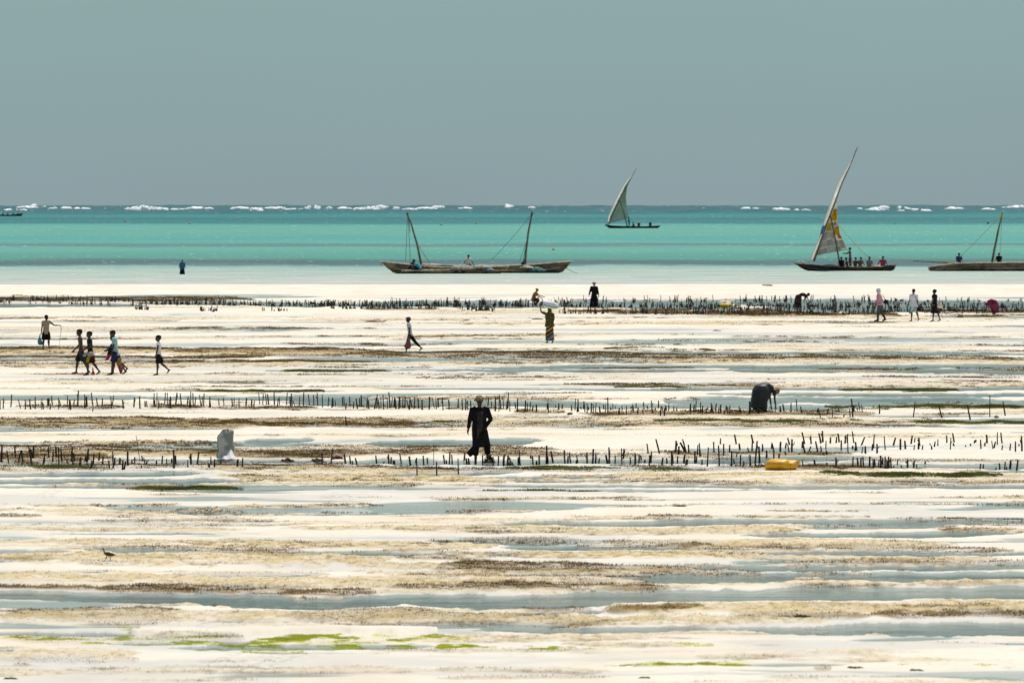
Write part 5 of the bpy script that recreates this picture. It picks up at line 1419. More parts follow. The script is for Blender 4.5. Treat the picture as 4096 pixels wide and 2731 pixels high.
aboard(1638, 1078, dA - .35, 'person in dark clothes leaning over in the left moored boat', 84, 1.7, 'sit', DARK, 28, cap=cloth('grey_cap', (.16, .15, .12), .2))
aboard(1680, 1076, dA - .8, 'person in turquoise shirt and red cap bending over a boat side', -80, 1.65, 'sit', cloth('turquoise_shirt', (0.08, 0.34, 0.42), .15), 44, cap=REDC)
aboard(1873, 1064, dA + .2, 'person in white vest sitting amidships on the moored boats', 170, 1.7, 'sit', cloth('white_cotton', (0.66, 0.62, 0.55), .1), 8, ((10, 22, 20), (10, 22, 20)))
aboard(2085, 1072, dB + .4, 'person crouched low beside the upright mast', 60, 1.5, 'sit', DARK, 30)

# --- dhow with the patched sail
dC = on_ground(3400, 1083, -.03).y
rC = boat_root(3400, 1082, dC, 'dark dhow under way with a tall patched white and yellow lateen sail')
hull(rC, at_water(3226, dC), at_water(3576, dC), 1.5, .25, [height_at(1054, dC), height_at(1064, dC), height_at(1068, dC), height_at(1069, dC), height_at(1068, dC), height_at(1060, dC)], HULL_DK, PALEW, HULL, rake=(1.0, .05), thw=(.2, .4, .55, .7, .85), fine=.4)
t = MB(); t.tube([at_depth(3228, 1064, dC) - rC.location, at_depth(3207, 1044, dC) - rC.location], [.05, .07], 6); t.build('bowsprit', PALEW, rC)
pole(rC, 'mast', at_water(3362, dC) + Vector((0, 0, .1)), at_depth(3322, 864, dC - .42 * (at_depth(3322, 864, dC).z - 1) - .15), .085, .055, MASTM, .05)
pole(rC, 'yard', at_depth(3256, 1044, dC + .12), at_depth(3431, 589, dC + .02 - .42 * (at_depth(3431, 589, dC).z - 1)), .095, .035, MASTM, -.16)
rope(rC, at_depth(3359, 905, dC), at_depth(3470, 1026, dC), ROPEM, .026, .03)
rope(rC, at_depth(3324, 872, dC), at_depth(3348, 925, dC), ROPED, .02, .0)
rope(rC, at_depth(3391, 1000, dC), at_depth(3402, 1030, dC), ROPED, .018, .02)

SAILW = mat('white_sailcloth', (0.80, 0.76, 0.70), .85, .05, 1.2, .1, translucent=.38)
def sail(root, left, right, d, belly, m, name='sail', nu=16, nv=30, thick=.02, tilt=.42):
    """left and right edges in photograph pixels from foot to peak; the cloth bellies away from the camera by belly metres"""
    L0, R0 = np.array(left, float), np.array(right, float)
    def along(P, v):
        s_ = np.concatenate([[0], np.cumsum(np.hypot(*np.diff(P, axis=0).T))]); s_ /= s_[-1]
        return np.interp(v, s_, P[:, 0]), np.interp(v, s_, P[:, 1])
    def S(u, v, proud=0.0):
        lx, ly = along(L0, v); rx, ry = along(R0, v)
        xs, ys = lx + (rx - lx) * u, ly + (ry - ly) * u
        w = belly * math.sin(math.pi * u) ** .8 * math.sin(math.pi * (.12 + .84 * v)) + .07 * math.sin(v * 23 + u * 5) * math.sin(math.pi * u)
        q_ = at_depth(xs, ys, d)
        return at_depth(xs, ys, d + w - proud - tilt * max(q_.z - 1.0, 0))
    O = root.location
    def patch(nm, u0, u1, v0, v1, mm, proud=0.0, a=6, c=6):
        mb = MB(); sheet(mb, lambda p_, q: S(u0 + (u1 - u0) * p_, v0 + (v1 - v0) * q, proud) - O, a, c)
        o = mb.build(nm, mm, root); md = o.modifiers.new('thick', 'SOLIDIFY'); md.thickness = thick; md.offset = 0
        return o
    patch(name, 0, 1, 0, 1, m, 0, nu, nv)
    return patch
yard_line = [(3257, 1040), (3262, 1024), (3276, 985), (3298, 930), (3318, 880), (3346, 802), (3364, 750), (3384, 698), (3400, 662), (3412, 630)]
lft = [(3236, 1054), (3246, 1020), (3275, 960), (3289, 902), (3315, 826), (3350, 735), (3382, 680), (3399, 655), (3409, 630)]
LUFF_LIT = mat('sunlit_sailcloth', (0.86, 0.84, 0.80), .85, .04, 1.2, .1, translucent=.72)  # luff strip's sunlit look put into a paler, more translucent cloth
YP = mat('yellow_patch', (0.86, 0.60, 0.02), .8, .06, 3, .1, translucent=.55); OP = mat('orange_patch', (0.80, 0.36, 0.03), .8, .06, 3, .1, translucent=.55)
BP = mat('sky_blue_patch', (0.28, 0.55, 0.85), .8, .06, 3, .1, translucent=.7); GP_ = mat('grey_patch', (0.56, 0.55, 0.52), .85, .08, 3, .1, translucent=.36); WP = mat('dull_white_patch', (0.74, 0.72, 0.68), .85, .08, 3, .1, translucent=.45)
pl = sail(rC, lft, yard_line, dC + .20, .9, LUFF_LIT, 'sail_luff', 8, 30)
pl('sky_blue_patch', .02, .75, .265, .345, BP, .03)
pt = sail(rC, yard_line[1:6], [(3391, 999), (3370, 955), (3359, 935), (3351, 875), (3348, 803)], dC + .25, .8, SAILW, 'sail', 14, 20)
for nm, u0, u1, v0, v1, mm in (('yellow_patch', .12, .86, .62, .84, YP), ('yellow_patch', .04, .36, .44, .60, YP), ('yellow_patch', .68, .99, .34, .50, YP), ('orange_patch', .82, .99, .25, .335, OP), ('orange_patch', .60, .72, .245, .265, OP),
                               ('dull_white_patch', .38, .56, .43, .59, WP), ('grey_patch', .58, .82, .52, .60, GP_), ('grey_patch', .03, .26, .27, .42, GP_), ('grey_patch', .28, .46, .30, .42, WP), ('grey_patch', .48, .66, .28, .41, GP_), ('grey_patch', .05, .30, .13, .25, WP), ('grey_patch', .32, .56, .15, .27, GP_),
                               ('grey_patch', .58, .80, .12, .23, WP), ('grey_patch', .82, .98, .05, .22, GP_), ('grey_patch', .06, .34, .02, .115, GP_), ('grey_patch', .36, .58, .02, .13, WP), ('grey_patch', .60, .80, .01, .10, GP_)):
    pt(nm, u0, u1, v0, v1, mm, .03)
zc = 1071
aboard(3369, zc, dC - .3, 'person in black sitting below the patched sail', -150, 1.7, 'sit', BLACK, 14)
aboard(3402, 1078, dC - .1, 'bare chested person standing and hauling on the patched sail', -86, 1.72, 'stand', None, 2, ((62, 8, 30), (50, 10, 40)), SKIN_BROWN, mat('rust_shorts', (.14, .05, .03), .9))
aboard(3390, zc, dC + .3, 'bare chested person half hidden behind the standing sailor', -100, 1.6, 'sit', None, 10, skin=SKIN_BROWN)
aboard(3421, zc, dC + .1, 'bare backed person sitting just right of the standing sailor', 160, 1.62, 'sit', None, 8, skin=SKIN_BROWN)
aboard(3440, zc, dC - .2, 'bare backed person sitting second to the right of the standing sailor', 150, 1.66, 'sit', None, 12, skin=SKIN_BROWN)
aboard(3477, zc, dC - .1, 'person in a grey shirt sitting near the stern of the patched dhow', 170, 1.72, 'sit', cloth('grey_shirt', (.24, .23, .21), .15), 6)
aboard(3532, 1070, dC - .1, 'person in a crimson t-shirt steering at the stern of the patched dhow', 186, 1.75, 'sit', cloth('crimson_tee', (.36, .06, .09), .15), 6, ((10, 20, 20), (-10, 34, 20)))
heap(3320, 1066, dC - .2, 1.7, .20, NETW, 'pale gear heaped before the mast of the patched dhow', 9, 'gear_heap', 'gear')
heap(3512, 1068, dC - .3, 1.1, .18, mat('straw_gear', (.42, .26, .15), .9, .3, 6), 'straw coloured gear beside the crimson helmsman', 10, 'gear_heap', 'gear')

# --- dhow at the right edge
dD = on_ground(3900, 1084, -.03).y
rD = boat_root(3940, 1083, dD, 'long grey brown dhow cut by the right edge with a bare mast')
hull(rD, at_water(3712, dD), at_water(4420, dD), 1.9, .25, [height_at(1067, dD), height_at(1054, dD), height_at(1051, dD), height_at(1050, dD), height_at(1049, dD), height_at(1047, dD), height_at(1040, dD)], HULL_GREY, PALEW, PALEW, rake=(-.15, .5), thw=(.15, .3, .45, .6, .8), fine=.3)
pole(rD, 'mast', at_water(3963, dD) + Vector((0, 0, .15)), at_depth(4010, 851, dD), .105, .06, MASTM, -.06)
t = MB(); t.tube([at_depth(4006, 872, dD) - rD.location, at_depth(4009, 860, dD) - rD.location], .12, 8); t.build('rope_lashing', mat('yellow_lashing', (.50, .38, .06), .9, .1), rD)
rope(rD, at_depth(4008, 856, dD), at_depth(3838, 1029, dD - .6), ROPEM, .022, .012)
rope(rD, at_depth(4006, 866, dD), at_depth(3974, 1042, dD - .5), ROPEM, .020, .02); rope(rD, at_depth(4008, 866, dD), at_depth(4000, 1014, dD - .4), ROPEM, .020, .01)
spar(rD, (3640, 1044), (3800, 1052), dD - .6, .045, .06, PALEW); spar(rD, (3652, 1044), (3960, 1057), dD - .8, .05, .06, MASTM); spar(rD, (3790, 1053), (4130, 1049), dD - .9, .05, .05, PALEW)
spar(rD, (3718, 1082), (4150, 1062), dD - 1.0, .05, .05, HULL)
aboard(3835, 1056, dD + .2, 'person in blue shirt sitting low in the dhow at the right edge', 170, 1.7, 'sit', cloth('deep_blue_shirt', (.05, .07, .18), .2), 8)
aboard(3997, 1055, dD + .1, 'person with a red cap sitting right of the bare mast', 200, 1.7, 'sit', DARK, 6, cap=REDC)

# --- far dhow
dE = on_ground(2530, 913, -.03).y
rE = boat_root(2530, 912, dE, 'distant dhow with a plain pale lateen sail on the turquoise lagoon')
hull(rE, at_water(2436, dE), at_water(2632, dE), 1.8, .3, [height_at(902, dE), height_at(905, dE), height_at(906, dE), height_at(906, dE), height_at(903, dE)], HULL_DK, PALEW, HULL_DK, thw=(.3, .6))
pole(rE, 'mast', at_water(2510, dE), at_depth(2480, 803, dE - .3 - .42 * (at_depth(2480, 803, dE).z - 1)), .13, .08, MASTM, .1)
pole(rE, 'yard', at_depth(2434, 895, dE + .2), at_depth(2545, 675, dE + .1 - .42 * (at_depth(2545, 675, dE).z - 1)), .12, .05, MASTM, -.2)
t = MB(); t.tube([at_depth(2440, 902, dE) - rE.location, at_depth(2421, 898, dE) - rE.location, at_depth(2421, 906, dE) - rE.location], .10, 6); t.build('bowsprit', HULL_DK, rE)
rope(rE, at_depth(2518, 840, dE), at_depth(2560, 880, dE), ROPEM, .03, .03)
sail(rE, [(2434, 896), (2440, 868), (2470, 805), (2500, 745), (2524, 708)], [(2516, 872), (2507, 828), (2503, 788), (2508, 748), (2527, 708)], dE + .5, 1.6, mat('hazy_sailcloth', (0.60, 0.62, 0.54), .85, .05, .8, .1, translucent=.25))  # haze of the distance put into the dull cloth colour
sail(rE, [(2428, 898), (2431, 868), (2459, 805), (2492, 745), (2521, 708)], [(2437, 896), (2446, 868), (2478, 805), (2507, 745), (2528, 708)], dE + .3, .9, LUFF_LIT, 'sail_luff', 6, 20)
aboard(2517, 910, dE - .2, 'person standing at the foot of the distant plain sail', -90, 1.9, 'stand', DARK, 4)
aboard(2537, 906, dE - .2, 'person in red brown shirt sitting in the distant dhow', -70, 1.8, 'sit', cloth('red_brown_shirt', (.16, .05, .04), .2), 20)
aboard(2555, 906, dE - .2, 'person in black with a white headcloth in the distant dhow', 170, 1.8, 'sit', BLACK, 6, cap=cloth('white_headcloth', (.75, .72, .66), .05))
aboard(2601, 905, dE - .2, 'person in dark clothes sitting in the stern of the distant dhow', 180, 1.8, 'sit', DARK, 6)
# --- boat at the left horizon
dF = on_ground(40, 865, -.03).y
rF = boat_root(30, 864, dF, 'low dark boat with crew far out at the left edge of the lagoon')
hull(rF, at_water(-30, dF), at_water(86, dF), 1.9, .3, [height_at(858, dF), height_at(860, dF), height_at(860, dF), height_at(854, dF)], HULL_DK, HULL, HULL_DK, thw=(.3, .6))
for i, (x_, c_, lb) in enumerate(((10, DARK, 'leftmost seated figure'), (29, cloth('faded_red_shirt', (.26, .07, .06), .2), 'figure in faded red'), (50, DARK, 'upright dark figure'), (71, DARK, 'rightmost hunched figure'))):
    aboard(x_, 860, dF - .2, lb + ' in the low boat at the left horizon', 90, 1.8, 'sit', c_, 10 + 8 * (i % 3))

# ------------------------------------------------------------------ buoys
def buoy(xs, ys, r_px, col, nm, label):
    g = on_ground(xs, ys + r_px * .6, -.03); r_ = r_px * g.y / F_SRC
    o = empty('mooring_buoy', Vector((g.x, g.y, -.035 + drop(g.y)))); tag(o, label, 'buoy', 'buoys in the lagoon')
    t = MB(); t.ball((0, 0, r_ * .55), r_, r_, r_ * .95, 12, 9); t.build('float_body', mat(nm, col, .5, .1, 3), o)
    t = MB(); t.tube([Vector((0, 0, r_ * 1.4)), Vector((0, 0, r_ * 1.75))], [r_ * .22, r_ * .18], 8); t.build('top_ring', mat(nm + '_ring', tuple(q * .6 for q in col), .6), o)
buoy(500, 885, 4.0, (.55, .18, .12), 'rust_buoy', 'small rust red buoy far out in the dark water on the left')
buoy(759, 893, 4.2, (.60, .30, .10), 'ochre_buoy', 'small ochre buoy left of the moored boats far out')
buoy(1765, 898, 4.8, (.62, .32, .10), 'orange_buoy', 'orange buoy between the two masts, nearer the raked one')
buoy(1906, 893, 5.0, (.62, .26, .20), 'salmon_buoy', 'salmon buoy between the two masts, to the right of the orange one')
buoy(2214, 997, 6.0, (.70, .40, .06), 'yellow_buoy', 'bright yellow orange buoy right of the upright mast')
buoy(3952, 892, 5.0, (.04, .05, .05), 'dark_buoy', 'dark buoy left of the mast at the right edge')
buoy(3578, 895, 2.6, (.04, .05, .05), 'black_buoy', 'tiny black buoy right of the patched sail')

# ------------------------------------------------------------------ the bird
g = on_ground(438, 2254); sc = g.y / F_SRC
o = tag(empty('wading_bird', Vector((g.x, g.y, max(ground_z(g.x, g.y), 0) - .01)), 0), 'brown long legged wader bird standing in a shallow pool facing left', 'bird')
BIRD = mat('brown_plumage', (.17, .12, .07), .8, .3, 60, .2, (.08, .055, .033)); BL = mat('bird_leg', (.10, .09, .06), .6)
def bp_(x_, y_, yy=0): return Vector(((x_ - 438) * sc, yy, (2254 - y_) * sc))
mb = MB()
mb.tube([bp_(420, 2226), bp_(425, 2226), bp_(434, 2227), bp_(444, 2229), bp_(454, 2230), bp_(463, 2229.5)], [.020, .033, .042, .034, .020, .006], 12)
mb.tube([bp_(423, 2226), bp_(417.5, 2220), bp_(415.5, 2212), bp_(414, 2207)], [.026, .016, .012, .012], 10)
mb.ball(bp_(412.8, 2204.5), .020, .015, .016, 10, 7)
mesh_object('body', fuse(mb, .006, 1), BIRD, o)
t = MB(); t.tube([bp_(410.5, 2204.5), bp_(405, 2206), bp_(400, 2208.5)], [.0065, .0045, .002], 6); t.build('bill', BL, o)
for a_ in (((427, 2233, -.014), (425, 2244, -.014), (419, 2254, -.014)), ((441, 2233, .014), (441.5, 2244, .014), (441.5, 2255, .014))):
    t = MB(); t.tube([bp_(*q) for q in a_], [.008, .0055, .0055], 6)
    e = bp_(*a_[2])
    for an in (-.5, 0, .5): t.tube([e, e + Vector((-math.cos(an) * .035, math.sin(an) * .03, 0))], [.004, .002], 5)
    t.build('leg', BL, o)
for sd in (-1, 1):
    t = MB(); t.loft([(bp_(424, 2225, sd * .030), Vector((0, .006, 0)), Vector((0, 0, .018))), (bp_(436, 2226, sd * .036), Vector((0, .008, 0)), Vector((0, 0, .028))), (bp_(450, 2229, sd * .026), Vector((0, .006, 0)), Vector((0, 0, .018))), (bp_(462, 2231, sd * .008), Vector((0, .003, 0)), Vector((0, 0, .005)))], 10); t.build('wing', mat('wing_plumage', (.085, .062, .038), .8, .3, 80, .2, (.05, .035, .02)), o)

# ------------------------------------------------------------------ loose things on the flat
weed_clump(2722, 2028, 46, 6, GNWEED, 'lone dark green weed clump on the broad white sand band', 2)
weed_clump(2866, 1327, 34, 5, DKWEED, 'flat dark weed patch on the pale sand right of the sack carrier', 3)
weed_clump(3205, 2478, 60, 11, GNWEED, 'dark oval weed clump on the near sand hump', 4)
weed_clump(2575, 2718, 20, 6, GNWEED, 'small dark weed lump at the bottom edge left of the others', 5)
weed_clump(3416, 2678, 40, 6, GNWEED, 'dark green weed lump on the white sand at the bottom right', 6)
weed_clump(3664, 2686, 16, 5, GNWEED, 'tiny dark weed lump at the bottom right, right of the green one', 7)
weed_clump(42, 2722, 18, 8, GNWEED, 'small dark weed tuft in the bottom left corner', 8)
weed_clump(3110, 1262, 18, 9, DKWEED, 'dark weed bundle lying at the foot of the far stakes', 9)
weed_clump(2040, 1856, 16, 12, DKWEED, 'brown weed bundle in the water right of the robed walker', 10)
weed_clump(1150, 1842, 44, 14, mat('red_weed', (.10, .035, .025), .6, .3, 15), 'red brown weed heap left in the near farm water', 11)
weed_clump(1270, 1842, 56, 12, mat('red_weed', (.10, .035, .025)), 'wide red brown weed heap between two near stakes', 12)
weed_clump(1350, 1840, 48, 13, mat('red_weed', (.10, .035, .025)), 'red brown weed heap left of the leaning near stake', 13)
weed_clump(3840, 1292 - 22, 30, 8, WEEDM, 'yellow brown weed clump by the far shoulder bag walkers', 14)
def stick(pts, r_, label, m=MASTM):
    W_ = [on_ground(*q) for q in pts]
    O = Vector((W_[0].x, W_[0].y, 0)); mb = MB()
    mb.tube([Vector((w.x, w.y, max(ground_z(w.x, w.y), 0) + r_ * .6)) - O for w in W_], [r_ * .7, r_, r_ * .6][:len(W_)] if len(W_) == 3 else r_, 6)
    o = mb.build('driftwood_stick', m); o.location = O
    tag(o, label, 'driftwood', 'sticks lying on the flat')
stick([(2128, 1280), (2150, 1280.6), (2170, 1281.4)], .04, 'thin stick lying on the pale sand left of the sack carrier')
stick([(3052, 1144.5), (3070, 1145.4), (3088, 1146.5)], .10, 'pale driftwood branch lying on the beach near the water', PALEW)
stick([(2272, 1663), (2281, 1662), (2288, 1660)], .05, 'short dark stick lying below the middle farm stakes')
def rock(xs, ys, w, h, m, label, seed):
    g = on_ground(xs, ys); sc = g.y / F_SRC; mb = MB(); rng = np.random.RandomState(seed); rs = []
    for z, k in ((-.2, .9), (.2, 1.0), (.6, .8), (.9, .45), (1.0, .1)):
        rs.append([Vector((math.cos(a) * w * .5 * sc * k * (1 + .25 * (rng.rand() - .5)), math.sin(a) * w * .5 * sc * k, z * h * sc)) for a in np.linspace(0, 2 * math.pi, 12, endpoint=False)])
    mb.rings(rs); o = mb.build('coral_rock', m); o.location = Vector((g.x, g.y, max(ground_z(g.x, g.y), -.01)))
    tag(o, label, 'rock')
rock(3986, 1673, 20, 11, mat('pinkish_coral', (.34, .24, .19), .9, .3, 9), 'small pinkish coral lump below the last stakes of the middle farm', 3)
def film(xs, ys, w, h, m, label, seed):
    g = on_ground(xs, ys); sc = g.y / F_SRC; mb = MB(); rng = np.random.RandomState(seed)
    sheet(mb, lambda u, v: Vector(((u - .5) * w * sc, (v - .5) * w * .4 * sc, (.1 + h * (math.sin(math.pi * u) ** .7) * (.35 + .65 * abs(math.sin(u * 8 + v * 6 + seed)))) * sc * math.sin(math.pi * (.15 + .7 * v)))), 12, 6)
    o = mb.build('plastic_film', m); o.location = Vector((g.x, g.y, max(ground_z(g.x, g.y), -.005))); o.modifiers.new('thick', 'SOLIDIFY').thickness = .01
    tag(o, label, 'plastic')
film(2828, 1655, 28, 7, mat('white_film', (.78, .78, .78), .3, .05, 8, .5, translucent=.4), 'scrap of white plastic among the middle stakes', 1)
film(3046, 1866, 36, 11, mat('grey_film', (.42, .44, .46), .2, .2, 14, .5, translucent=.5), 'crumpled grey plastic left of the mustard sack', 2)

# ------------------------------------------------------------------ stakes of the seaweed farms
MID = {0: '0,150,235 30,130,228 98,98,215 193,142,228,168 232,145,235 285,138,235,272 323,118,230 383,138,235 400,170,235 437,135,205 447,130,207 457,178,235 483,112,200 540,122,235 555,155,210 616,112,215 633,143,235 652,147,237 674,148,208 711,65,208 776,100,225 790,120,225 803,122,215 858,85,210,838 848,222,263,858 897,130,205 940,135,207 1028,118,230,1015 1030,115,200,1043 1135,145,228 1228,125,215,1236 1288,115,228 1337,158,213 1355,155,215 1408,88,190,1417 1443,85,195 1424,155,213 1452,152,232 1510,85,195,1520 1537,85,200 1552,145,225 1566,118,230 1610,85,198,1627 1668,88,200,1655 1715,120,200,1730 1750,70,222 1742,145,222 1776,85,212 1788,120,200 1850,100,208,1832 1852,118,208 1868,88,203 1925,120,215 1935,160,215 2013,133,197 2058,125,205 2137,130,208 2148,128,208 2198,133,228 2260,125,200 2313,138,210 2330,150,215',
 1: '38,65,183,24 60,83,193 98,90,190 120,95,188,105 171,75,190 197,130,217 217,118,192 278,75,190 315,118,220 333,88,195 362,150,190,340 400,108,198 433,75,198 495,92,195,480 533,98,195 570,78,200 611,95,215 660,118,205 697,138,217 712,125,205 730,150,203 800,125,205 815,118,205 824,175,232 866,120,205 898,165,230 935,135,230,920 953,130,208 972,105,213 1018,128,225 1040,150,230 1085,125,232,1105 1110,95,225 1132,145,232 1148,120,225 1172,98,233 1210,125,230 1235,75,222,1220 1245,120,215 1268,120,215 1285,142,230 1310,118,232 1325,118,215 1350,135,225 1365,125,222 1415,155,240,1385 1412,130,235 1430,148,215 1450,115,230 1495,135,230 1530,148,240 1590,120,240 1643,132,228,1620 1657,155,235 1675,128,215 1720,128,245 1778,150,240 1858,133,208 1898,145,245 1925,140,245 1947,155,245 1973,160,240 2130,118,205 2163,173,235 2197,122,252 2230,103,252 2250,150,240 2275,118,235 2300,160,240 2313,88,235 2335,155,255',
 2: '32,180,235 48,138,260 117,155,262 145,175,255 163,165,250 187,203,255 222,190,263 325,188,240 337,170,268 407,195,220 423,190,235 435,178,240 460,192,233 550,195,250 578,138,245 600,205,262 610,143,258 637,210,232 655,185,235 668,150,220 673,205,262 690,180,262 724,175,265 700,212,245 750,185,265 765,170,262 808,205,265 848,190,235 860,190,270 880,125,272 912,212,245 932,178,230 950,190,225 985,220,282 1015,200,245 1053,203,288 1088,195,215 1098,190,262 1112,205,265 1137,182,232 1158,215,280 1215,170,245 1208,230,280 1250,203,235 1290,155,272,1280 1310,222,248 1342,160,230 1362,205,293 1385,203,250 1398,222,295 1412,200,250 1438,178,252 1490,210,255 1505,222,258 1600,248,262 1640,190,262 1670,195,265 1685,158,262 1708,238,262 1730,172,275 1748,205,272 1780,228,270 1800,212,240 1826,215,270 1855,180,275,1828 1870,190,262 1896,218,275 1918,195,272 1948,250,282 1962,212,265 1980,215,272 2000,200,282 2088,205,272 2098,225,272 2180,162,280 2200,230,270 2210,232,265 2255,225,275 2265,228,275',
 3: '150,192,262,135 208,183,268 268,150,265,258 315,212,268,298 112,210,265 447,225,268,462 488,225,305,462 550,225,272 590,235,308 650,225,270 692,278,302 757,228,305 780,135,305,767 785,203,265 826,218,243 845,168,243,833 870,200,270,858 1023,190,277 1333,153,293,1352 1603,205,310,1572 1863,185,315,1832 2038,90,290 2183,158,290,2157'}
NEAR = {0: '8,562,710,20 85,605,715,63 148,575,685,135 163,600,710,195 213,600,717,197 300,558,745,262 290,605,690 303,578,690 447,582,682 410,630,715 395,670,742 480,620,710,490 540,575,745 522,580,680 570,592,708,560 618,675,718 660,578,710 672,690,743 682,632,710 733,672,760 795,595,712,812 783,662,710 800,710,745 836,700,770 853,650,752,865 865,625,690 905,628,705,915 944,660,742 1006,700,775 1036,620,720 1030,720,772,1048 1048,680,748 1095,672,738 1122,697,785 1132,705,785,1155 1175,618,752 1210,692,732 1242,660,725 1290,460,688,1248 1310,662,712 1338,665,722,1320 1350,698,722 1432,692,722 1487,648,722 1527,675,715 1570,675,715 1600,605,775 1618,645,725 1302,748,775 1730,700,770 1757,632,735 1808,612,730,1828 1940,655,727 1920,732,772 1972,697,768 2030,695,728 2180,700,765 2222,685,770',
 1: '608,635,738 683,577,732,705 826,645,738,812 868,648,718 893,695,728 930,668,718,912 1112,645,705,1100 1170,698,732 1225,635,732 1237,660,712 1260,692,730 1275,692,730 1338,630,705,1322 1425,655,730,1408 1470,668,698 1545,648,732 1580,665,705 1633,545,732 1740,645,735,1722 1755,690,735 1775,615,738 1803,640,712 1910,620,698,1920 1937,672,725 1960,672,720 2015,625,698 2082,645,725 2180,690,728 2226,650,732 2275,640,728 2308,645,722 2330,668,722 1480,680,825 1660,702,840 1862,675,835 832,295,383',
 2: '78,592,730,65 60,660,718 168,648,680 195,650,725 230,695,725 252,640,725 315,555,720 328,655,720 378,605,690,357 490,595,720,478 512,655,728 545,620,715,525 588,702,738 608,642,712,593 690,620,715 738,602,738,748 765,630,712 797,672,712 880,640,712,862 898,582,735 890,605,690 945,645,710 1012,580,730 1020,590,680,1030 1085,660,712 1130,640,738 1162,640,710 1185,645,680 1220,685,710 1258,650,742 1253,550,640,1240 1275,608,712 1362,505,640,1322 1378,675,745 1420,668,712 1465,602,705 1483,640,700 1468,705,745 1502,525,632 1520,650,700 1530,572,648 1605,540,630,1545 1608,510,630,1567 1625,558,635 1580,640,705 1595,690,745 1608,690,742 1680,605,705 1692,650,695 1735,540,660,1720 1725,600,665 1700,560,650 1740,692,740 1792,580,755,1803 1855,530,630 1905,570,760 1918,500,555 1943,545,655 1995,552,625 2018,620,762 2045,680,720 2065,465,555,2045 2063,610,660 2095,535,585 2095,650,752 2135,705,750 2180,575,625,2165 2190,650,755 2205,500,595 2225,470,550,2198 2230,512,720,2252 2240,720,750 2275,565,715 2300,540,600 2335,600,665',
 3: '65,540,625,38 30,530,580 113,520,605 160,530,580 195,540,610,180 208,498,560,180 220,505,630 310,520,580 340,450,558,313 345,545,640,320 362,560,612,395 400,482,558 463,515,610,437 490,462,555,467 505,440,545 533,508,588 488,570,632 570,498,555 628,498,552 657,465,545,643 673,505,598 705,480,555 728,470,550 735,540,642 793,440,548,773 820,525,602,803 845,485,560,888 780,555,585 800,560,605 863,578,638 900,568,638 955,545,605 968,455,580 1000,548,635 1080,478,605,1068 1145,485,555,1172 1215,505,605 1262,520,598 1310,472,548,1325 1345,560,605 1350,498,540 1380,540,600 1395,485,565 1412,560,603 1488,540,558 1503,565,603 1530,525,575 1560,505,565 1640,468,538 1675,495,602 1715,450,535,1697 1710,540,568 1815,560,578 1862,548,570 1890,515,545 1903,510,535 1957,512,597 1995,535,570 2015,462,540 2070,525,600,2055 2070,530,590,2090 2108,440,555 2155,440,540,2140 2150,562,608 2222,548,612 2275,530,625 2310,545,570 2335,485,620 50,620,668 95,630,665 163,618,650 283,635,650 325,690,728 430,685,728 540,612,648 537,710,730 508,628,650 625,680,770 780,680,778 827,665,725 850,685,778 880,670,768 935,655,728 970,695,785 985,680,760 1020,680,750 1036,668,782 1057,668,725 1078,670,780 1090,710,782 1115,672,780 1134,682,782 1153,740,768 1188,685,728 1222,735,772 1262,708,725 1282,683,770 1337,695,768 1370,725,768 1443,702,725 1950,732,782 1972,725,752 2098,755,782 2128,720,782 2172,705,782 2198,750,778 2220,688,750 2283,688,785,2297'}
STK = []
for row, tab in (('middle', MID), ('near', NEAR)):
    for tile, s_ in tab.items():
        for e in s_.split():
            v = [float(q) for q in e.split(',')]
            k = 1024.0 / 2352.0
            xs, yt, yb = 1024 * tile + v[0] * k, 1540 + v[1] * k, 1540 + v[2] * k
            xt = 1024 * tile + v[3] * k if len(v) > 3 else xs + random.uniform(-4.2, 4.2)
            STK.append((row, xs, yb, xt, yt))
STK.sort(key=lambda q: -(q[2] - q[4]))
WOOD = [mat('dark_stake_wood', (0.040, 0.030, 0.022), .85, .3, 12, .2), mat('brown_stake_wood', (0.058, 0.044, 0.032), .85, .3, 12, .2)]
def stake_mesh(i):
    rng = np.random.RandomState(40 + i); mb = MB(); pts = []; rr = []
    bx, by = (rng.rand() - .5) * .10, (rng.rand() - .5) * .08
    for j in range(6):
        t = j / 5
        pts.append(Vector((bx * math.sin(math.pi * t) + .012 * math.sin(9 * t + i), by * math.sin(math.pi * t) + .010 * math.cos(7 * t + i), t)))
        rr.append((1.0 - .25 * t) * (.92 + .2 * rng.rand()))
    # unit radius is set when the stake is scaled: x, y by radius, z by length
    mb.v = []
    secs = []
    for p_, r_ in zip(pts, rr):
        secs.append((Vector((p_.x * 4, p_.y * 4, p_.z)), Vector((r_, 0, 0)), Vector((0, r_, 0))))
    mb.loft(secs, 8)
    if i % 4 == 1:                              # a broken side twig
        z0 = .62
        mb.loft([(Vector((.5, 0, z0)), Vector((.55, 0, 0)), Vector((0, .55, .02))), (Vector((1.6, .2, z0 + .10)), Vector((.45, 0, 0)), Vector((0, .45, .02))), (Vector((2.3, .3, z0 + .20)), Vector((.3, 0, 0)), Vector((0, .3, .02)))], 6)
    return mb.build('stake', WOOD[i % 2], mesh_only=True)
SMESH = [stake_mesh(i) for i in range(14)]
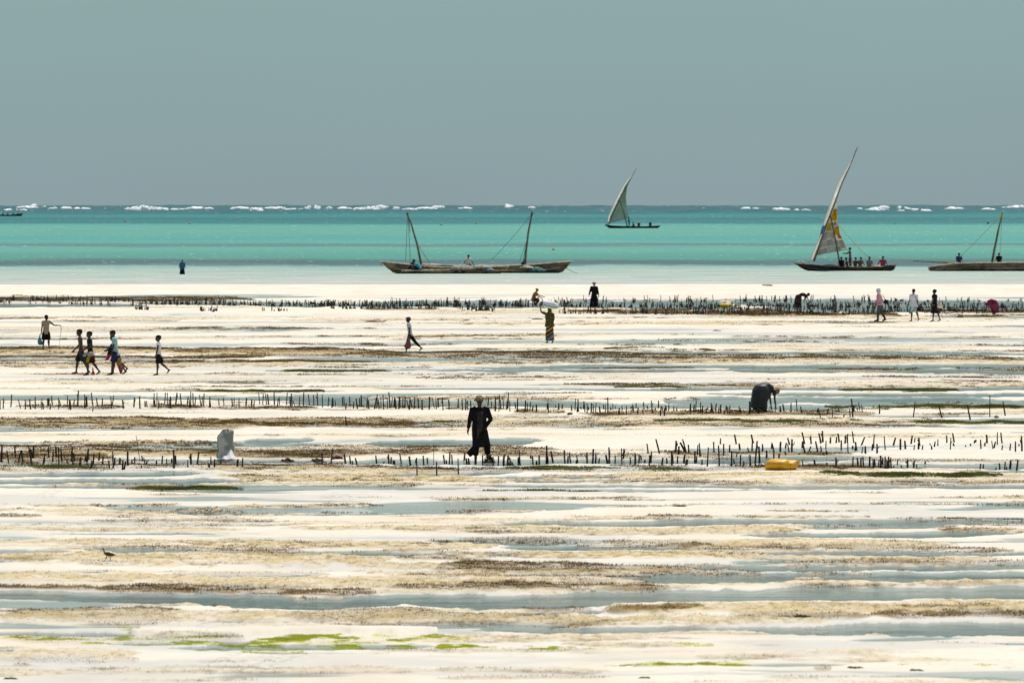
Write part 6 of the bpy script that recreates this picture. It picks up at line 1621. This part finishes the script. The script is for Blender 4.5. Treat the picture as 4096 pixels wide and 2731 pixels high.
def where(row, xs):
    if row == 'middle':
        for lim, s_ in ((420, 'at its left end'), (860, 'above the grey sack'), (1180, 'in its tall fence like stretch'), (1480, 'left of the dense cluster'), (1700, 'in the dense cluster left of the walker'), (1860, 'close left of the robed walker'), (2075, 'close right of the robed walker'), (2420, 'between the walker and the bending woman'), (2900, 'left of the bending woman'), (3150, 'right beside the bending woman'), (3500, 'right of the bending woman')):
            if xs < lim: return s_
        return 'at its sparse right end'
    for lim, s_ in ((230, 'at its left end'), (480, 'left of the thin tall stick'), (760, 'left of the grey sack'), (1030, 'close to the grey sack'), (1420, 'right of the grey sack'), (1830, 'left of the robed walker'), (2040, 'at the feet of the robed walker'), (2420, 'right of the robed walker'), (2800, 'midway to the mustard sack'), (3060, 'left of the mustard sack'), (3330, 'behind the mustard sack'), (3620, 'right of the mustard sack')):
        if xs < lim: return s_
    return 'at its right end'
MBX = MB(); LAB = {}
STG = [on_ground(q[1], q[2]) for q in STK]
STZ = np.maximum(ground_zs([g.x for g in STG], [g.y for g in STG]), 0.0)
for i, (row, xs, yb, xt, yt) in enumerate(STK):
    g = STG[i]; zg = float(STZ[i]) - .08
    sc = g.y / F_SRC
    ln = (yb - yt) * sc + .08; dx = (xt - xs) * sc
    base = Vector((g.x, g.y, zg)); tip = Vector((g.x + dx, g.y + random.uniform(-.12, .12) * ln, zg + ln))
    thin = .45 if (row == 'near' and abs(xs - 561.6) < 3) or (row == 'near' and abs(xs - 1735) < 2) else 1.0
    rad = random.uniform(.016, .028) * thin * (1.08 if row == 'near' else 1.0)
    v = tip - base; q = v.to_track_quat('Z', 'Y')
    if i < 300:
        o = bpy.data.objects.new('wooden_stake', SMESH[i % 14]); COL.objects.link(o)
        o.location = base; o.rotation_mode = 'QUATERNION'; o.rotation_quaternion = q; o.scale = (rad, rad, v.length)
        px_h = yb - yt
        size = 'tall' if px_h > 48 else ('short' if px_h < 32 else 'medium')
        an = math.degrees(math.atan2(xt - xs, yb - yt))
        ln_ = 'leaning left' if an < -7 else ('leaning right' if an > 7 else 'upright')
        slim = 'very thin ' if thin < 1 else ''
        o['_k'] = f'{slim}{size} {ln_} stake of the {row} farm {where(row, xs)}'; o['_x'] = xs
        tag(o, None, 'stake', 'wooden stakes of the seaweed farms')
        LAB.setdefault(o['_k'], []).append((xs, o))
    else:
        n = 6; sx_ = q @ Vector((1, 0, 0)); sy_ = q @ Vector((0, 1, 0))
        MBX.loft([(base, sx_ * rad, sy_ * rad), (base.lerp(tip, .5) + sx_ * .01, sx_ * rad * .95, sy_ * rad * .95), (tip, sx_ * rad * .75, sy_ * rad * .75)], n)

ORD = 'first second third fourth fifth sixth seventh eighth ninth tenth eleventh twelfth thirteenth fourteenth fifteenth sixteenth'.split()
for k_, ls in LAB.items():
    ls.sort(key=lambda q: q[0])
    for j, (x_, o) in enumerate(ls):
        o['label'] = k_ if len(ls) == 1 else f'{ORD[min(j, 15)]} {k_}' + (' from the left' if len(k_.split()) < 12 else '')
        del o['_k'], o['_x']

# far farm: hundreds of little stakes hung with weed, in rows that run along the shore
rng = np.random.RandomState(5)
FAR_ROWS = [  # x0, x1, y0, y1 of the row's foot and how many, stake height, all in the 2352-wide view
 (-20, 520, 692, 697, 95, 11), (0, 260, 697, 699, 25, 10), (300, 800, 701, 706, 75, 11), (480, 900, 697, 700, 50, 9), (560, 1060, 701, 704, 40, 10), (730, 1300, 703, 703, 120, 12), (760, 1000, 710, 711, 55, 10), (880, 1310, 698, 698, 60, 12),
 (1060, 1140, 715, 716, 24, 12), (600, 660, 716, 717, 12, 9), (310, 340, 712, 713, 10, 11), (460, 500, 716, 717, 14, 11), (1300, 2000, 693, 692, 62, 12), (1290, 1980, 704, 705, 150, 10), (1280, 1960, 722, 726, 120, 14), (1520, 1960, 709, 711, 70, 11),
 (1680, 2040, 718, 719, 60, 13), (1900, 2360, 699, 700, 60, 8), (1980, 2360, 707, 707, 75, 9), (2040, 2360, 717, 718, 120, 11), (2000, 2360, 692, 692, 22, 8), (1050, 1130, 711, 712, 12, 10), (2080, 2300, 720, 722, 20, 8)]
MBF = MB(); MBH = MB()
for (x0, x1, y0, y1, n, hh) in FAR_ROWS:
    cl = np.sort(rng.rand(max(3, n // 7)))
    pre = []
    for j in range(int(n * 1.5)):
        t = rng.rand() if rng.rand() < .75 else cl[rng.randint(len(cl))] + rng.normal() * .006
        pre.append(on_ground((x0 + (x1 - x0) * t) * K, (y0 + (y1 - y0) * t + rng.normal() * .8) * K))
    farz = np.maximum(ground_zs([g.x for g in pre], [g.y for g in pre]), 0.0)
    for j in range(len(pre)):
        g = pre[j]; sc = g.y / F_SRC
        ln = hh * K * sc * (.5 + .95 * rng.rand()); r_ = .020 + .018 * rng.rand()
        fz = farz[j]; base = Vector((g.x, g.y, fz - .05)); tip = base + Vector(((rng.rand() - .5) * .35 * ln, (rng.rand() - .5) * .3, ln))
        MBF.loft([(base, Vector((r_, 0, 0)), Vector((0, r_, 0))), (base.lerp(tip, .55) + Vector(((rng.rand() - .5) * .06, 0, 0)), Vector((r_ * .95, 0, 0)), Vector((0, r_, 0))), (tip, Vector((r_ * .7, 0, 0)), Vector((0, r_ * .7, 0)))], 5)
        if rng.rand() < .16:
            z = ln * (.08 + .22 * rng.rand())
            MBH.ball(base + Vector(((rng.rand() - .5) * .1, 0, z)), .05 + .05 * rng.rand(), .06, .06 + .08 * rng.rand(), 6, 4)
tag(MBF.build('far_stakes', mat('far_stake_wood', (0.050, 0.040, 0.032), .85, .3, 4)), 'hundreds of small dark stakes in rows along the far seaweed farm', kind='stuff')
if MBX.v: tag(MBX.build('short_stakes', WOOD[0]), 'the smallest dark stakes scattered through the middle and near farms', kind='stuff')
tag(MBH.build('hanging_weed', mat('hanging_weed_mat', (0.075, 0.048, 0.024), .8, .3, 4)), 'lumps of dark weed hanging on the far stakes', kind='stuff')

bpy.data.scenes.remove(WORK)
